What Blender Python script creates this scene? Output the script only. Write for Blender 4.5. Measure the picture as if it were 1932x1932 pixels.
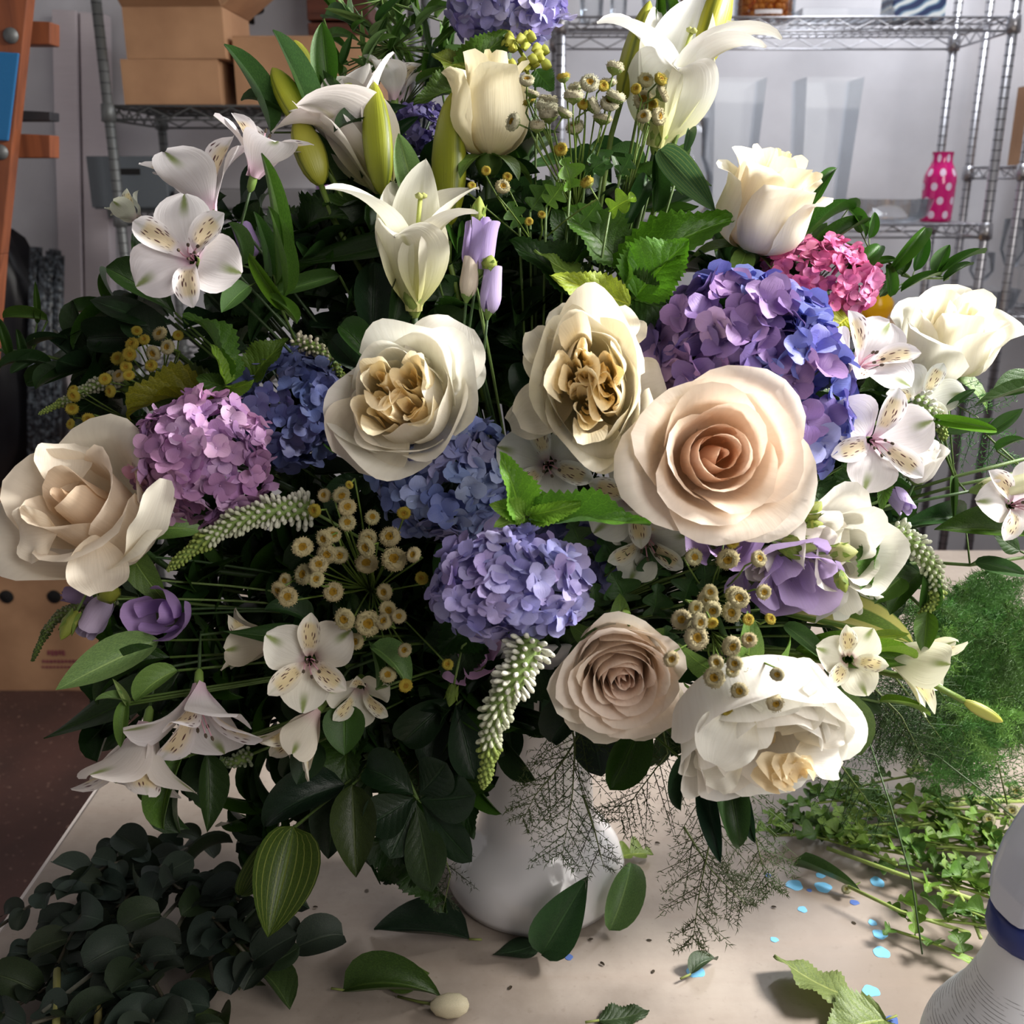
import bpy, math, random
import numpy as np
from mathutils import Matrix, Vector, Euler
for o in list(bpy.data.objects): bpy.data.objects.remove(o)
SC = bpy.context.scene
COL = SC.collection
rnd = random.Random(7)
PI = math.pi
R = math.radians
# ------------------------------------------------------------------ camera, light, exposure
PITCH = R(17.8)
CAMZ = 1.574
TZ = 0.9                       # table top height
cam = bpy.data.cameras.new('camera')
cam.sensor_width = 36; cam.lens = 36; cam.clip_start = .01
camo = bpy.data.objects.new('camera', cam); COL.objects.link(camo)
camo.location = (0, 0, CAMZ); camo.rotation_euler = (PI/2 - PITCH, 0, 0)
SC.camera = camo
cam.dof.use_dof = True; cam.dof.focus_distance = .82; cam.dof.aperture_fstop = 11
SC.view_settings.view_transform = 'Standard'; SC.view_settings.look = 'None'
SC.view_settings.exposure = .14; SC.view_settings.gamma = 1; SC.view_settings.use_curve_mapping = False
w = bpy.data.worlds.new('World'); SC.world = w; w.use_nodes = True
w.node_tree.nodes['Background'].inputs[0].default_value = (.75, .85, 1, 1)
w.node_tree.nodes['Background'].inputs[1].default_value = .13

def area(name, loc, target, size, power, col, sy=None, spread=180):
    l = bpy.data.lights.new(name, 'AREA'); l.energy = power; l.size = size; l.color = col
    l.spread = math.radians(spread)
    if sy: l.shape = 'RECTANGLE'; l.size_y = sy
    o = bpy.data.objects.new(name, l); COL.objects.link(o); o.location = loc
    o.rotation_euler = (Vector(target) - Vector(loc)).to_track_quat('-Z', 'Y').to_euler()
    return o
area('window_light', (1.80, .92, 2.55), (0.05, .80, 1.20), .50, 45, (1, .97, .92), spread=110)
area('ceiling_lamp_light', (1.35, 2.75, 2.98), (1.1, 3.0, 1.2), 1.2, 30, (.92, .95, 1), .2)
area('front_fill_light', (1.35, -.65, 2.25), (0.15, .8, 1.2), 1.3, 27, (1, .95, .90))  # added soft fill to brighten the flower faces and spray bottle

def V3(*a): return Vector(a)
CB = camo.rotation_euler.to_matrix()
CL = Vector(camo.location)
def P(u, v, d):
    "photo pixel and depth along the view axis -> world point"
    return CL + CB @ Vector(((u-966)/1932*d, -(v-966)/1932*d, -d))
def D(x, y, z):
    "direction right / up / towards the viewer -> world"
    return (CB @ Vector((x, y, z))).normalized()
def lin(c):
    c = c/255
    return c/12.92 if c <= .04045 else ((c+.055)/1.055)**2.4
def S(r, g, b): return (lin(r), lin(g), lin(b), 1)
def jit(c, a=.12, rr=rnd):
    k = 1 + rr.uniform(-a, a)
    return (min(1, c[0]*k*(1+rr.uniform(-a, a)*.5)), min(1, c[1]*k), min(1, c[2]*k*(1+rr.uniform(-a, a)*.5)), 1)

# ------------------------------------------------------------------ node helper and materials
class NT:
    def __init__(s, name):
        s.m = bpy.data.materials.new(name); s.m.use_nodes = True
        s.t = s.m.node_tree; s.t.nodes.clear()
        s.out = s.t.nodes.new('ShaderNodeOutputMaterial')
    def n(s, typ, ins=None, **kw):
        nd = s.t.nodes.new('ShaderNode'+typ)
        for k, v in kw.items(): setattr(nd, k, v)
        for k, v in (ins or {}).items():
            if isinstance(v, tuple) and len(v) == 2 and hasattr(v[0], 'outputs'):
                s.t.links.new(v[0].outputs[v[1]], nd.inputs[k])
            elif hasattr(v, 'outputs'): s.t.links.new(v.outputs[0], nd.inputs[k])
            else: nd.inputs[k].default_value = v
        return nd
    def math(s, op, a, b=0.0, c=0.0, clamp=False):
        return s.n('Math', {0: a, 1: b, 2: c}, operation=op, use_clamp=clamp)
    def mix(s, f, a, b, mode='MIX'):
        nd = s.t.nodes.new('ShaderNodeMix'); nd.data_type = 'RGBA'; nd.blend_type = mode; nd.clamp_factor = True
        for k, v in ((0, f), (6, a), (7, b)):
            if isinstance(v, tuple) and len(v) == 2: s.t.links.new(v[0].outputs[v[1]], nd.inputs[k])
            elif hasattr(v, 'outputs'): s.t.links.new(v.outputs[2 if v.bl_idname == 'ShaderNodeMix' else 0], nd.inputs[k])
            else: nd.inputs[k].default_value = v
        return nd
    def ramp(s, f, a, b):
        return s.n('MapRange', {0: f, 1: a, 2: b}, clamp=True, interpolation_type='SMOOTHSTEP')
    def fin(s, col, rough=.5, trans=0.0, bump=None, bs=.3, metal=0.0, spec=.5, bd=.001, **kw):
        b = s.n('BsdfPrincipled', {'Roughness': rough, 'Metallic': metal, 'Specular IOR Level': spec})
        for k, v in kw.items(): b.inputs[k.replace('_', ' ')].default_value = v
        oc = 2 if getattr(col, 'bl_idname', '') == 'ShaderNodeMix' else 0
        def lk(sock):
            if isinstance(col, tuple) and len(col) == 2: s.t.links.new(col[0].outputs[col[1]], sock)
            elif hasattr(col, 'outputs'): s.t.links.new(col.outputs[oc], sock)
            else: sock.default_value = col
        lk(b.inputs['Base Color'])
        nrm = None
        if bump is not None:
            nrm = s.n('Bump', {'Height': bump, 'Strength': bs, 'Distance': bd})
            s.t.links.new(nrm.outputs[0], b.inputs['Normal'])
        if trans:
            tr = s.n('BsdfTranslucent'); lk(tr.inputs['Color'])
            if nrm: s.t.links.new(nrm.outputs[0], tr.inputs['Normal'])
            mx = s.n('MixShader', {0: trans, 1: b, 2: tr})
            s.t.links.new(mx.outputs[0], s.out.inputs[0])
        else: s.t.links.new(b.outputs[0], s.out.inputs[0])
        return s.m

def mat_plain(name, c, rough=.5, metal=0.0, var=.12, scale=30, bs=.15, **kw):
    t = NT(name); nz = t.n('TexNoise', {'Scale': scale, 'Detail': 5.0}, )
    col = t.mix(nz, tuple(x*(1-var) for x in c[:3])+(1,), tuple(min(1, x*(1+var)) for x in c[:3])+(1,))
    return t.fin(col, rough, metal=metal, bump=nz, bs=bs, **kw)
def uvxy(t):
    uv = t.n('UVMap'); sp = t.n('SeparateXYZ', {0: uv}); return sp
def mat_leaf(name, vein=1.0, rough=.38, strip=False, trans=.22, nveins=7.0, rib=False):
    t = NT(name); oi = t.n('ObjectInfo'); sp = uvxy(t)
    ax = t.math('ABSOLUTE', t.math('SUBTRACT', (sp, 0), .5))
    nz = t.n('TexNoise', {'Scale': 45.0, 'Detail': 4.0})
    col = t.mix(t.math('MULTIPLY', nz, .55), (oi, 'Color'), (1, 1, .55, 1), 'MULTIPLY')
    dk = t.mix(t.ramp(nz, .35, .7), (.72, .74, .7, 1), (1.12, 1.1, 1, 1)); col = t.mix(1.0, col, dk, 'MULTIPLY')
    if strip:
        wv = t.ramp(t.math('SINE', t.math('MULTIPLY', (sp, 0), 19.0)), .1, .6)
        col = t.mix(t.math('MULTIPLY', wv, .85), col, S(214, 206, 130))
    if rib:
        wv = t.ramp(t.math('SINE', t.math('MULTIPLY', (sp, 0), 56.0)), .82, .98)
        col = t.mix(t.math('MULTIPLY', wv, .35), col, S(170, 176, 90))
    mid = t.math('SUBTRACT', 1.0, t.ramp(ax, .012, .035))
    ph = t.math('SUBTRACT', (sp, 1), t.math('MULTIPLY', t.math('POWER', ax, .8), .55))
    wave = t.math('ABSOLUTE', t.math('SINE', t.math('MULTIPLY', ph, nveins*PI)))
    lat = t.math('SUBTRACT', 1.0, t.ramp(wave, .0, .16))
    lf = t.math('MAXIMUM', mid, t.math('MULTIPLY', lat, .55*vein))
    col = t.mix(t.math('MULTIPLY', lf, .45), col, t.mix(1.0, (oi, 'Color'), (2.6, 2.2, 1.8, 1), 'MULTIPLY'))
    h = t.math('SUBTRACT', t.math('MULTIPLY', wave, .6*vein), t.math('MULTIPLY', mid, .8))
    return t.fin(col, rough, trans, bump=t.math('ADD', h, t.math('MULTIPLY', nz, .5)), bs=.55, bd=.0012, spec=.45)
def mat_petal(name, inner, y0=.0, y1=.45, trans=.32, rough=.55, kind=''):
    t = NT(name); oi = t.n('ObjectInfo'); sp = uvxy(t)
    ax = t.math('ABSOLUTE', t.math('SUBTRACT', (sp, 0), .5))
    g = t.math('SUBTRACT', 1.0, t.ramp((sp, 1), y0, y1))
    col = t.mix(g, (oi, 'Color'), t.mix(1.0, (oi, 'Color'), inner, 'MULTIPLY'))
    # fine lengthwise veins
    mp = t.n('Mapping', {'Vector': t.n('UVMap'), 'Scale': (26.0, 2.2, 1.0)})
    nz = t.n('TexNoise', {'Vector': mp, 'Scale': 1.0, 'Detail': 3.0})
    col = t.mix(t.math('MULTIPLY', t.ramp(nz, .4, .75), .22), col, t.mix(1.0, col, (.80, .76, .72, 1), 'MULTIPLY'))
    if kind == 'lily':
        f = t.math('MULTIPLY', t.math('SUBTRACT', 1.0, t.ramp(ax, .0, .075)), t.math('SUBTRACT', 1.0, t.ramp((sp, 1), .55, .95)))
        col = t.mix(t.math('MULTIPLY', f, .6), col, S(176, 178, 84))
    if kind in ('tip', 'streak'):
        f = t.math('MULTIPLY', t.ramp((sp, 1), .60, .86), t.math('SUBTRACT', 1.0, t.ramp(ax, .02, .13)))
        col = t.mix(t.math('MULTIPLY', f, .85 if kind == 'tip' else .2), col, S(120, 140, 40))
    if kind == 'streak':
        m2 = t.n('Mapping', {'Vector': t.n('UVMap'), 'Scale': (13.0, 6.5, 1.0)})
        n2 = t.n('TexVoronoi', {'Vector': m2, 'Scale': 1.0, 'Randomness': .8})
        band = t.math('MULTIPLY', t.ramp((sp, 1), .30, .42), t.math('SUBTRACT', 1.0, t.ramp((sp, 1), .78, .88)))
        yl = t.math('MULTIPLY', band, t.math('SUBTRACT', 1.0, t.ramp(ax, .1, .45)))
        col = t.mix(t.math('MULTIPLY', yl, .55), col, S(232, 204, 120))
        dot = t.math('MULTIPLY', t.math('SUBTRACT', 1.0, t.ramp(n2, .26, .38)), band)
        col = t.mix(t.math('MULTIPLY', dot, .95), col, S(78, 20, 34))
    return t.fin(col, rough, trans, bump=nz, bs=.35, bd=.0008, spec=.3)

M = {}
M['leaf'] = mat_leaf('glossy_leaf', .35)
M['serrate'] = mat_leaf('veined_leaf', 1.0, .45, trans=.3, nveins=8.0)
M['lance'] = mat_leaf('lily_leaf', .0, .35)
M['strip'] = mat_leaf('variegated_leaf', .0, .4, strip=True)
M['ribbed'] = mat_leaf('ribbed_leaf', .0, .4, rib=True)
M['dusty'] = mat_leaf('eucalyptus_leaf', .1, .6)
M['rose'] = mat_petal('rose_petal', (1.0, .95, .88, 1), .0, .6, trans=.36)
M['garden'] = mat_petal('garden_rose_petal', (1.0, .95, .82, 1), .0, .6, trans=.42)
M['lily'] = mat_petal('lily_petal', (.82, .82, .40, 1), .05, .55, kind='lily')
M['tip'] = mat_petal('alstroemeria_outer_petal', (.95, .72, .85, 1), .0, .35, kind='tip')
M['streak'] = mat_petal('alstroemeria_inner_petal', (.95, .72, .80, 1), .0, .4, kind='streak')
M['soft'] = mat_petal('soft_petal', (.86, .92, .70, 1), .0, .3)
M['hyd'] = mat_petal('hydrangea_petal', (.92, .95, 1.0, 1), .0, .5, trans=.25, rough=.45)
def mat_obj(name, rough=.5, trans=0.0, scale=60.0, bs=.4, spec=.4):
    t = NT(name); oi = t.n('ObjectInfo'); nz = t.n('TexNoise', {'Scale': scale, 'Detail': 4.0})
    col = t.mix(t.ramp(nz, .3, .75), t.mix(1.0, (oi, 'Color'), (.74, .74, .70, 1), 'MULTIPLY'), (oi, 'Color'))
    return t.fin(col, rough, trans, bump=nz, bs=bs, spec=spec)
M['stem'] = mat_obj('stem_green', .5)
M['bud'] = mat_obj('bud_skin', .45, .15)
M['button'] = mat_obj('feverfew_florets', .8, .1, scale=900.0, bs=.9)
M['fern'] = mat_obj('fern_needles', .6, .45)
def mat_lilybud():
    t = NT('lily_bud_skin'); oi = t.n('ObjectInfo'); sp = uvxy(t)
    w3 = t.math('ABSOLUTE', t.math('SINE', t.math('MULTIPLY', (sp, 0), 3*PI)))
    g = t.math('SUBTRACT', 1.0, t.ramp(w3, .0, .35))
    col = t.mix(t.math('MULTIPLY', g, .8), (oi, 'Color'), S(70, 86, 14))
    col = t.mix(t.math('MULTIPLY', t.ramp((sp, 1), .55, 1.0), .45), col, S(205, 205, 70))
    mp = t.n('Mapping', {'Vector': t.n('UVMap'), 'Scale': (60.0, 3.0, 1.0)})
    nz = t.n('TexNoise', {'Vector': mp, 'Scale': 1.0})
    return t.fin(col, .42, .12, bump=nz, bs=.3)
M['lilybud'] = mat_lilybud()

# ------------------------------------------------------------------ mesh helpers
class MB:
    def __init__(s): s.v = []; s.f = []; s.uv = None; s.n = 0; s.uvs = []
    def add(s, v, f, uv=None):
        v = np.asarray(v, float).reshape(-1, 3); b = s.n
        s.v.append(v); s.f += [tuple(i+b for i in q) for q in f]; s.n += len(v)
        s.uvs.append(np.asarray(uv, float) if uv is not None else np.full((len(v), 2), .5))
        return s
    def grid(s, pts, nu, nv, close=False, uv=None):
        f = []
        for i in range(nu-1):
            for j in range(nv if close else nv-1):
                a = i*nv+j; b = i*nv+(j+1) % nv
                f.append((a, b, b+nv, a+nv))
        return s.add(pts, f, uv)
    def box(s, x0, y0, z0, x1, y1, z1, M4=None):
        v = np.array([[x, y, z] for z in (z0, z1) for y in (y0, y1) for x in (x0, x1)], float)
        if M4 is not None: v = tv(v, M4)
        return s.add(v, [(0, 2, 3, 1), (4, 5, 7, 6), (0, 1, 5, 4), (2, 6, 7, 3), (0, 4, 6, 2), (1, 3, 7, 5)])
    def tube(s, pts, rad, n=6, cap=True):
        pts = [Vector(p) for p in pts]; m = len(pts)
        rad = rad if hasattr(rad, '__len__') else [rad]*m
        out = []; up = None
        for i, p in enumerate(pts):
            t = (pts[min(i+1, m-1)] - pts[max(i-1, 0)]).normalized()
            if up is None: up = Vector((0, 0, 1)) if abs(t.z) < .9 else Vector((1, 0, 0))
            x = t.cross(up)
            if x.length < 1e-6: x = t.orthogonal()
            x.normalize(); y = x.cross(t); up = y
            for k in range(n):
                a = 2*PI*k/n
                out.append(p + (x*math.cos(a) + y*math.sin(a))*rad[i])
        b = s.n; s.grid(out, m, n, True)
        if cap:
            s.f.append(tuple(b+k for k in range(n))[::-1]); s.f.append(tuple(b+(m-1)*n+k for k in range(n)))
        return s
    def lathe(s, prof, n=32, M4=None, rfun=None):
        out = []; uv = []
        for i, (r, z) in enumerate(prof):
            for k in range(n):
                a = 2*PI*k/n; rr = r*(rfun(a, i/(len(prof)-1)) if rfun else 1)
                out.append((rr*math.cos(a), rr*math.sin(a), z)); uv.append((k/n, i/(len(prof)-1)))
        if M4 is not None: out = tv(np.array(out), M4)
        return s.grid(out, len(prof), n, True, uv)
    def mesh(s, name, mat, smooth=True):
        me = bpy.data.meshes.new(name)
        v = np.concatenate(s.v) if s.v else np.zeros((0, 3))
        me.from_pydata(v.tolist(), [], s.f)
        uvl = me.uv_layers.new(name='UVMap'); U = np.concatenate(s.uvs)
        li = np.zeros(len(me.loops), int); me.loops.foreach_get('vertex_index', li)
        uvl.data.foreach_set('uv', U[li].ravel())
        if smooth: me.polygons.foreach_set('use_smooth', [True]*len(me.polygons))
        for m_ in (mat if isinstance(mat, list) else [mat]): me.materials.append(m_)
        return me
def tv(v, M4):
    A = np.array(M4); return np.asarray(v) @ A[:3, :3].T + A[:3, 3]

WM = {}
def link(name, data, M4=None, parent=None, color=None):
    o = bpy.data.objects.new(name, data); COL.objects.link(o)
    M4 = M4 if M4 is not None else (WM[parent.name] if parent else Matrix())
    WM[o.name] = M4.copy()
    if parent:
        o.parent = parent; o.matrix_basis = WM[parent.name].inverted() @ M4
    else: o.matrix_basis = M4
    if color: o.color = color
    return o
def tag(o, label=None, cat=None, group=None, kind=None):
    if label: o['label'] = label
    if cat: o['category'] = cat
    if group: o['group'] = group
    if kind: o['kind'] = kind
    return o
def thing(name, loc, label, cat, group=None):
    return tag(link(name, None, Matrix.Translation(loc)), label, cat, group)
def frame(o, z, roll=0.0, sc=1.0, y=None):
    "matrix with local Z along z at point o"
    z = Vector(z).normalized()
    ref = Vector(y) if y is not None else Vector((0, 0, 1))
    yy = ref - z*ref.dot(z)
    if yy.length < 1e-3: yy = z.orthogonal()
    yy.normalize(); x = yy.cross(z)
    m = Matrix((x, yy, z)).transposed().to_4x4() @ Matrix.Rotation(roll, 4, 'Z') @ Matrix.Scale(sc, 4)
    m.translation = Vector(o); return m
def curve(a, b, n=8, sag=None):
    a = Vector(a); b = Vector(b); c = (a+b)/2 + (Vector(sag) if sag is not None else Vector((0, 0, 0)))
    return [a*(1-t)**2 + c*2*t*(1-t) + b*t*t for t in [i/(n-1) for i in range(n)]]

def sheet(L, wf, ang, cup=0.0, fold=0.0, ruf=0.0, rf=9.0, nu=12, nv=7, seed=0, serr=0, twist=0.0, W=1.0, norm=False):
    """curved blade along +Y, face +Z. wf(t) half width, ang(t) elevation of the centre line"""
    y = z = 0.0; ph = seed*1.7; pts = []; uv = []; C = []
    for i in range(nu):
        t = i/(nu-1); C.append((y, z, ang(t)))
        y += math.cos(ang(t))*L/(nu-1); z += math.sin(ang(t))*L/(nu-1)
    for i, (cy, cz, a) in enumerate(C):
        t = i/(nu-1); w_ = wf(t)*W
        if serr and 0 < i < nu-1: w_ *= (1 + .075*(1 if i % 2 else -1))
        for j in range(nv):
            s_ = -1 + 2*j/(nv-1); x = s_*w_
            l = cup*w_*s_*s_ + fold*w_*abs(s_) + ruf*math.sin(rf*t+ph+(1.3 if s_ > 0 else 0))*abs(s_)**1.6
            tw = twist*t*s_*w_
            l += tw
            pts.append((x*(1-.25*abs(cup)*s_*s_), cy - math.sin(a)*l, cz + math.cos(a)*l)); uv.append((.5+s_*.5, t))
    pts = np.array(pts)
    if norm:
        q = math.atan2(C[-1][1], C[-1][0]); l = math.hypot(C[-1][0], C[-1][1])
        c, s2 = math.cos(-q), math.sin(-q)
        yy = pts[:, 1]*c - pts[:, 2]*s2; zz = pts[:, 1]*s2 + pts[:, 2]*c
        pts = np.stack([pts[:, 0], yy/l, zz/l], 1)
    return pts, nu, nv, uv
def sheet_mesh(name, mat, *a, **k):
    p, nu, nv, uv = sheet(*a, **k); return MB().grid(p, nu, nv, uv=uv).mesh(name, mat)

# ------------------------------------------------------------------ leaf library
def wfn(kind):
    def nrm(f):
        mx = max(f(i/50) for i in range(51)); return lambda t: .5*f(t)/mx + .002
    if kind == 'ovate': return nrm(lambda t: max(0, math.sin(PI*min(1, t)**.82))**.95*(1-.2*t))
    if kind == 'obovate': return nrm(lambda t: max(0, math.sin(PI*t**1.45))**.7)
    if kind == 'lance': return nrm(lambda t: (t**.65)*(1-t)**.98)
    if kind == 'hyd': return nrm(lambda t: max(0, math.sin(PI*t**.72))**.85*(1-.25*t))
    if kind == 'blade': return nrm(lambda t: min(1, t*5+.25)*(1-t**3.5))
    if kind == 'round': return nrm(lambda t: max(0, math.sin(PI*t))**.5)
    if kind == 'lobed': return nrm(lambda t: (.25+.75*abs(math.sin(PI*t*2.6)))*(t**.35)*(1-t**4) if t > .12 else .05)
LEAF = {}
def leafmesh(kind, var):
    k = (kind, var)
    if k in LEAF: return LEAF[k]
    mt = {'hyd': 'serrate', 'lance': 'lance', 'blade': 'lance', 'strip': 'strip', 'ribbed': 'ribbed', 'round': 'dusty'}.get(kind, 'leaf')
    b = [lambda t: .25-.5*t, lambda t: .7-1.4*t, lambda t: -.3+.5*t, lambda t: .5-1.5*t*t][var % 4]
    wk = 'lance' if kind in ('strip', 'ribbed') else kind
    big = kind in ('hyd', 'lobed')
    LEAF[k] = sheet_mesh(kind+'_leaf', M[mt], 1.0, wfn(wk), b, cup=(.25, .4, -.2, .3)[var % 4], fold=(.2, .1, .3, .15)[var % 4],
                         ruf=(.05 if kind == 'hyd' else .02), rf=(14 if kind == 'hyd' else 7), nu=34 if kind == 'hyd' else (22 if big else 13), nv=9 if kind == 'hyd' else 7,
                         seed=var, serr=kind == 'hyd', norm=True, twist=(0, .25, -.2, .1)[var % 4])
    return LEAF[k]
def leaf_at(parent, kind, a, b, wid, col, roll=0.0, var=None, name='leaf', nup=None):
    a = Vector(a); b = Vector(b); Y = (b-a); L = Y.length; Y.normalize()
    n = Vector(nup) if nup is not None else (CL-a).normalized()*1.0 + Vector((.1, 0, .5))
    Z = n - Y*n.dot(Y)
    if Z.length < 1e-3: Z = Y.orthogonal()
    Z.normalize(); X = Y.cross(Z)
    m = Matrix((X*wid, Y*L, Z*L)).transposed().to_4x4()
    m = Matrix.Translation(a) @ Matrix.Rotation(roll, 4, Y) @ m
    if var is None: var = rnd.randrange(4)
    return link(name, leafmesh(kind, var), m, parent, col)
def lp(parent, kind, u0, v0, u1, v1, wpx, col, d=.8, d1=None, roll=0.0, var=None, name='leaf'):
    d1 = d if d1 is None else d1
    return leaf_at(parent, kind, P(u0, v0, d), P(u1, v1, d1), wpx*(d+d1)/2/1932, jit(col, .1), roll, var, name)
def tubeobj(name, parent, pts, rad, col, n=6, mat='stem'):
    pl = WM[parent.name].translation if parent else Vector()
    me = MB().tube([Vector(p)-pl for p in pts], rad, n).mesh(name, M[mat])
    return link(name, me, Matrix.Translation(pl), parent, col)

ORI = Vector((.024, .90, 1.16))        # where all stems meet inside the urn
GS = S(50, 74, 34)
def stem_to(parent, head, axis, rad=.0022, col=GS, back=.05):
    h = Vector(head); a = Vector(axis).normalized()
    k = h - a*back
    pts = [h, h-a*back*.5] + curve(k, ORI + (k-ORI)*.18, 7, sag=Vector((0, 0, .02)))
    return tubeobj('stem', parent, pts, rad, col)

# ------------------------------------------------------------------ leaf tints
DK = S(36, 62, 30); DK2 = S(30, 52, 34); MID = S(62, 98, 36); BR = S(96, 142, 40); PALE = S(140, 172, 118); LIME = S(168, 176, 56)
BLUEG = S(70, 108, 84)
# ------------------------------------------------------------------ flower builders
def bowl_petal(Rk, H, th, span, a1, roll, rr, spiral=.10, ruf=.0, tip=.0, nu=11, nv=11, r0=.06, trim=.24):
    "petal of a cupped flower around +Z: quarter-ellipse base, straight wall at angle a1, rolled lip"
    prof = []
    for i in range(7):
        f = PI/2*i/6*.98; prof.append((Rk*(r0+(1-r0)*math.sin(f)), .42*H*(1-math.cos(f))))
    L2 = .42*H/max(.35, math.sin(a1))
    r, z = prof[-1]
    for i in range(4): r += math.cos(a1)*L2/4; z += math.sin(a1)*L2/4; prof.append((r, z))
    n = 6; arc = .22*H+.10*Rk
    for i in range(n):
        a = a1 - roll*(i+1)/n; r += math.cos(a)*arc/n; z += math.sin(a)*arc/n; prof.append((max(.0005, r), z))
    prof = np.array(prof); sg = np.r_[0, np.cumsum(np.hypot(*np.diff(prof, axis=0).T))]; sg /= sg[-1]
    ph = rr.uniform(0, 6); ph2 = rr.uniform(0, 6); pts = []; uv = []
    for i in range(nu):
        t = i/(nu-1)
        for j in range(nv):
            s_ = -1 + 2*j/(nv-1)
            te = t*(1 - trim*abs(s_)**2.6 + tip*max(0, 1-abs(s_)*3) - .02*math.sin(5*s_+ph))
            te = min(1, te)
            r_ = np.interp(te, sg, prof[:, 0]); z_ = np.interp(te, sg, prof[:, 1])
            wob = ruf*Rk*(te**2.5)*math.sin(4.2*s_+ph+te*2)
            r_ = r_*(1 + spiral*s_) + wob; z_ += wob*.5*math.sin(3*s_+ph2)
            ang = th + s_*span*(.55+.45*min(1, te*1.6))
            pts.append((r_*math.cos(ang), r_*math.sin(ang), z_)); uv.append((.5+.5*s_, te))
    return pts, nu, nv, uv
def petal_obj(name, root, M4, g, mat, col, thick=False):
    p, nu, nv, uv = g
    return link(name, MB().grid(p, nu, nv, uv=uv).mesh(name, mat), M4, root, jit(col, .03))
def calyx(root, M4, r, col=S(96, 128, 60), n=5, L=.9):
    me = MB().lathe([(.0015, -.3*r), (.16*r, -.28*r), (.24*r, -.12*r), (.20*r, .02*r), (.03*r, .1*r)], 12).mesh('flower_base', M['stem'])
    fb = link('flower_base', me, M4, root, col)
    for k in range(n):
        sm = sheet_mesh('sepal', M['leaf'], L*r, wfn('lance'), lambda t: -.1-1.1*t, fold=.3, nu=8, nv=5, W=.36*r/.5*.5)
        link('sepal', sm, M4 @ Matrix.Rotation(k*2*PI/n+.3, 4, 'Z') @ Matrix.Translation((0, .10*r, 0)), root, jit(col, .1))
def rose(pos, axis, Rr, label, col=S(246, 236, 216), n=26, open_=1.0, seed=1, roll=0.0, H=None, inner=None, sym=None, name='rose', group=None, stem=True, lip=1.0, back=.06, flare=None, span0=1.75, trim=.24):
    rr = random.Random(seed); root = thing(name, pos, label, 'rose', group)
    H = H or Rr*1.25
    M4 = frame(Vector(pos) - Vector(axis).normalized()*H*.55, axis, roll)
    for k in range(n):
        f = k/(n-1)
        Rk = Rr*(.10 + (.62+.02*open_)*f**.85)
        a1 = R(98 - (flare if flare is not None else 22+26*open_)*f**1.6 + rr.uniform(-3, 3))
        span = span0 - .78*f
        ro = R(max(0, (f-.30))*165*open_*lip + rr.uniform(0, 12))
        hh = H*(1.0 - .10*(1-f) - (.20*open_ + (.16 if trim > .3 else 0))*f*f + rr.uniform(-.02, .02))
        g = bowl_petal(Rk, hh, k*2.3998 + rr.uniform(-.2, .2), span, a1, ro, rr, spiral=.10*(1-f*.5), ruf=.03+.05*f, tip=.03 + .05*f, trim=trim)
        c = tuple(col[i]*(1-f) + col[i]*f for i in range(3))+(1,)
        if inner: c = tuple(inner[i]*(1-f)**1.5 + col[i]*(1-(1-f)**1.5) for i in range(3))+(1,)
        petal_obj('petal', root, M4, g, M['rose'], c)
    calyx(root, M4, Rr)
    if stem: stem_to(root, Vector(pos) - Vector(axis).normalized()*H*.6, axis, .0028, back=back)
    return root, M4
def garden_rose(pos, axis, Rr, label, col=S(244, 238, 222), inner=S(240, 212, 150), seed=1, roll=0.0, lobes=4, sx=1.0, depth=.80, flare=8.0, n_out=14, swirl=0.0):
    rr = random.Random(seed); root = thing('garden_rose', pos, label, 'rose')
    H = Rr*1.15
    M4 = frame(Vector(pos) - Vector(axis).normalized()*H*.7, axis, roll) @ Matrix.Diagonal((sx, 1, 1, 1))
    for k in range(n_out):
        f = k/(n_out-1)
        Rk = Rr*(.66 + .32*f); a1 = R(100 - flare*f*2.2 + rr.uniform(-5, 4))
        g = bowl_petal(Rk, H*(.98-.16*f+rr.uniform(-.03, .03)), k*2.3998+rr.uniform(-.3, .3), .95, a1, R(8+60*f*rr.random()-25*(1-f)), rr, spiral=.05, ruf=.085, tip=.0, nv=15, nu=13)
        petal_obj('petal', root, M4, g, M['garden'], col)
    for q in range(lobes):
        qa = q*2*PI/lobes + .4 + rr.uniform(-.15, .15)
        cx, cy = .33*Rr*math.cos(qa), .33*Rr*math.sin(qa)
        for k in range(9):
            f = k/8; rk = Rr*(.05+.27*f)
            g = bowl_petal(rk, H*(depth*(.84+.20*f)+rr.uniform(-.04, .04)), qa+PI*.0 + (k % 2)*PI + rr.uniform(-.9, .9), 1.25-.3*f, R(91+rr.uniform(-7, 7)), R(rr.uniform(-20, 55)), rr, spiral=.18, ruf=.14, nu=10, nv=11, r0=.25, trim=.16)
            c = tuple(inner[i]*(1-f*.45)+col[i]*f*.45 for i in range(3))+(1,)
            petal_obj('inner_petal', root, M4 @ Matrix.Translation((cx, cy, 0)), g, M['garden'], c)
    calyx(root, M4, Rr)
    stem_to(root, Vector(pos) - Vector(axis).normalized()*H*.75, axis, .0028, back=.05)
    return root, M4
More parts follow.
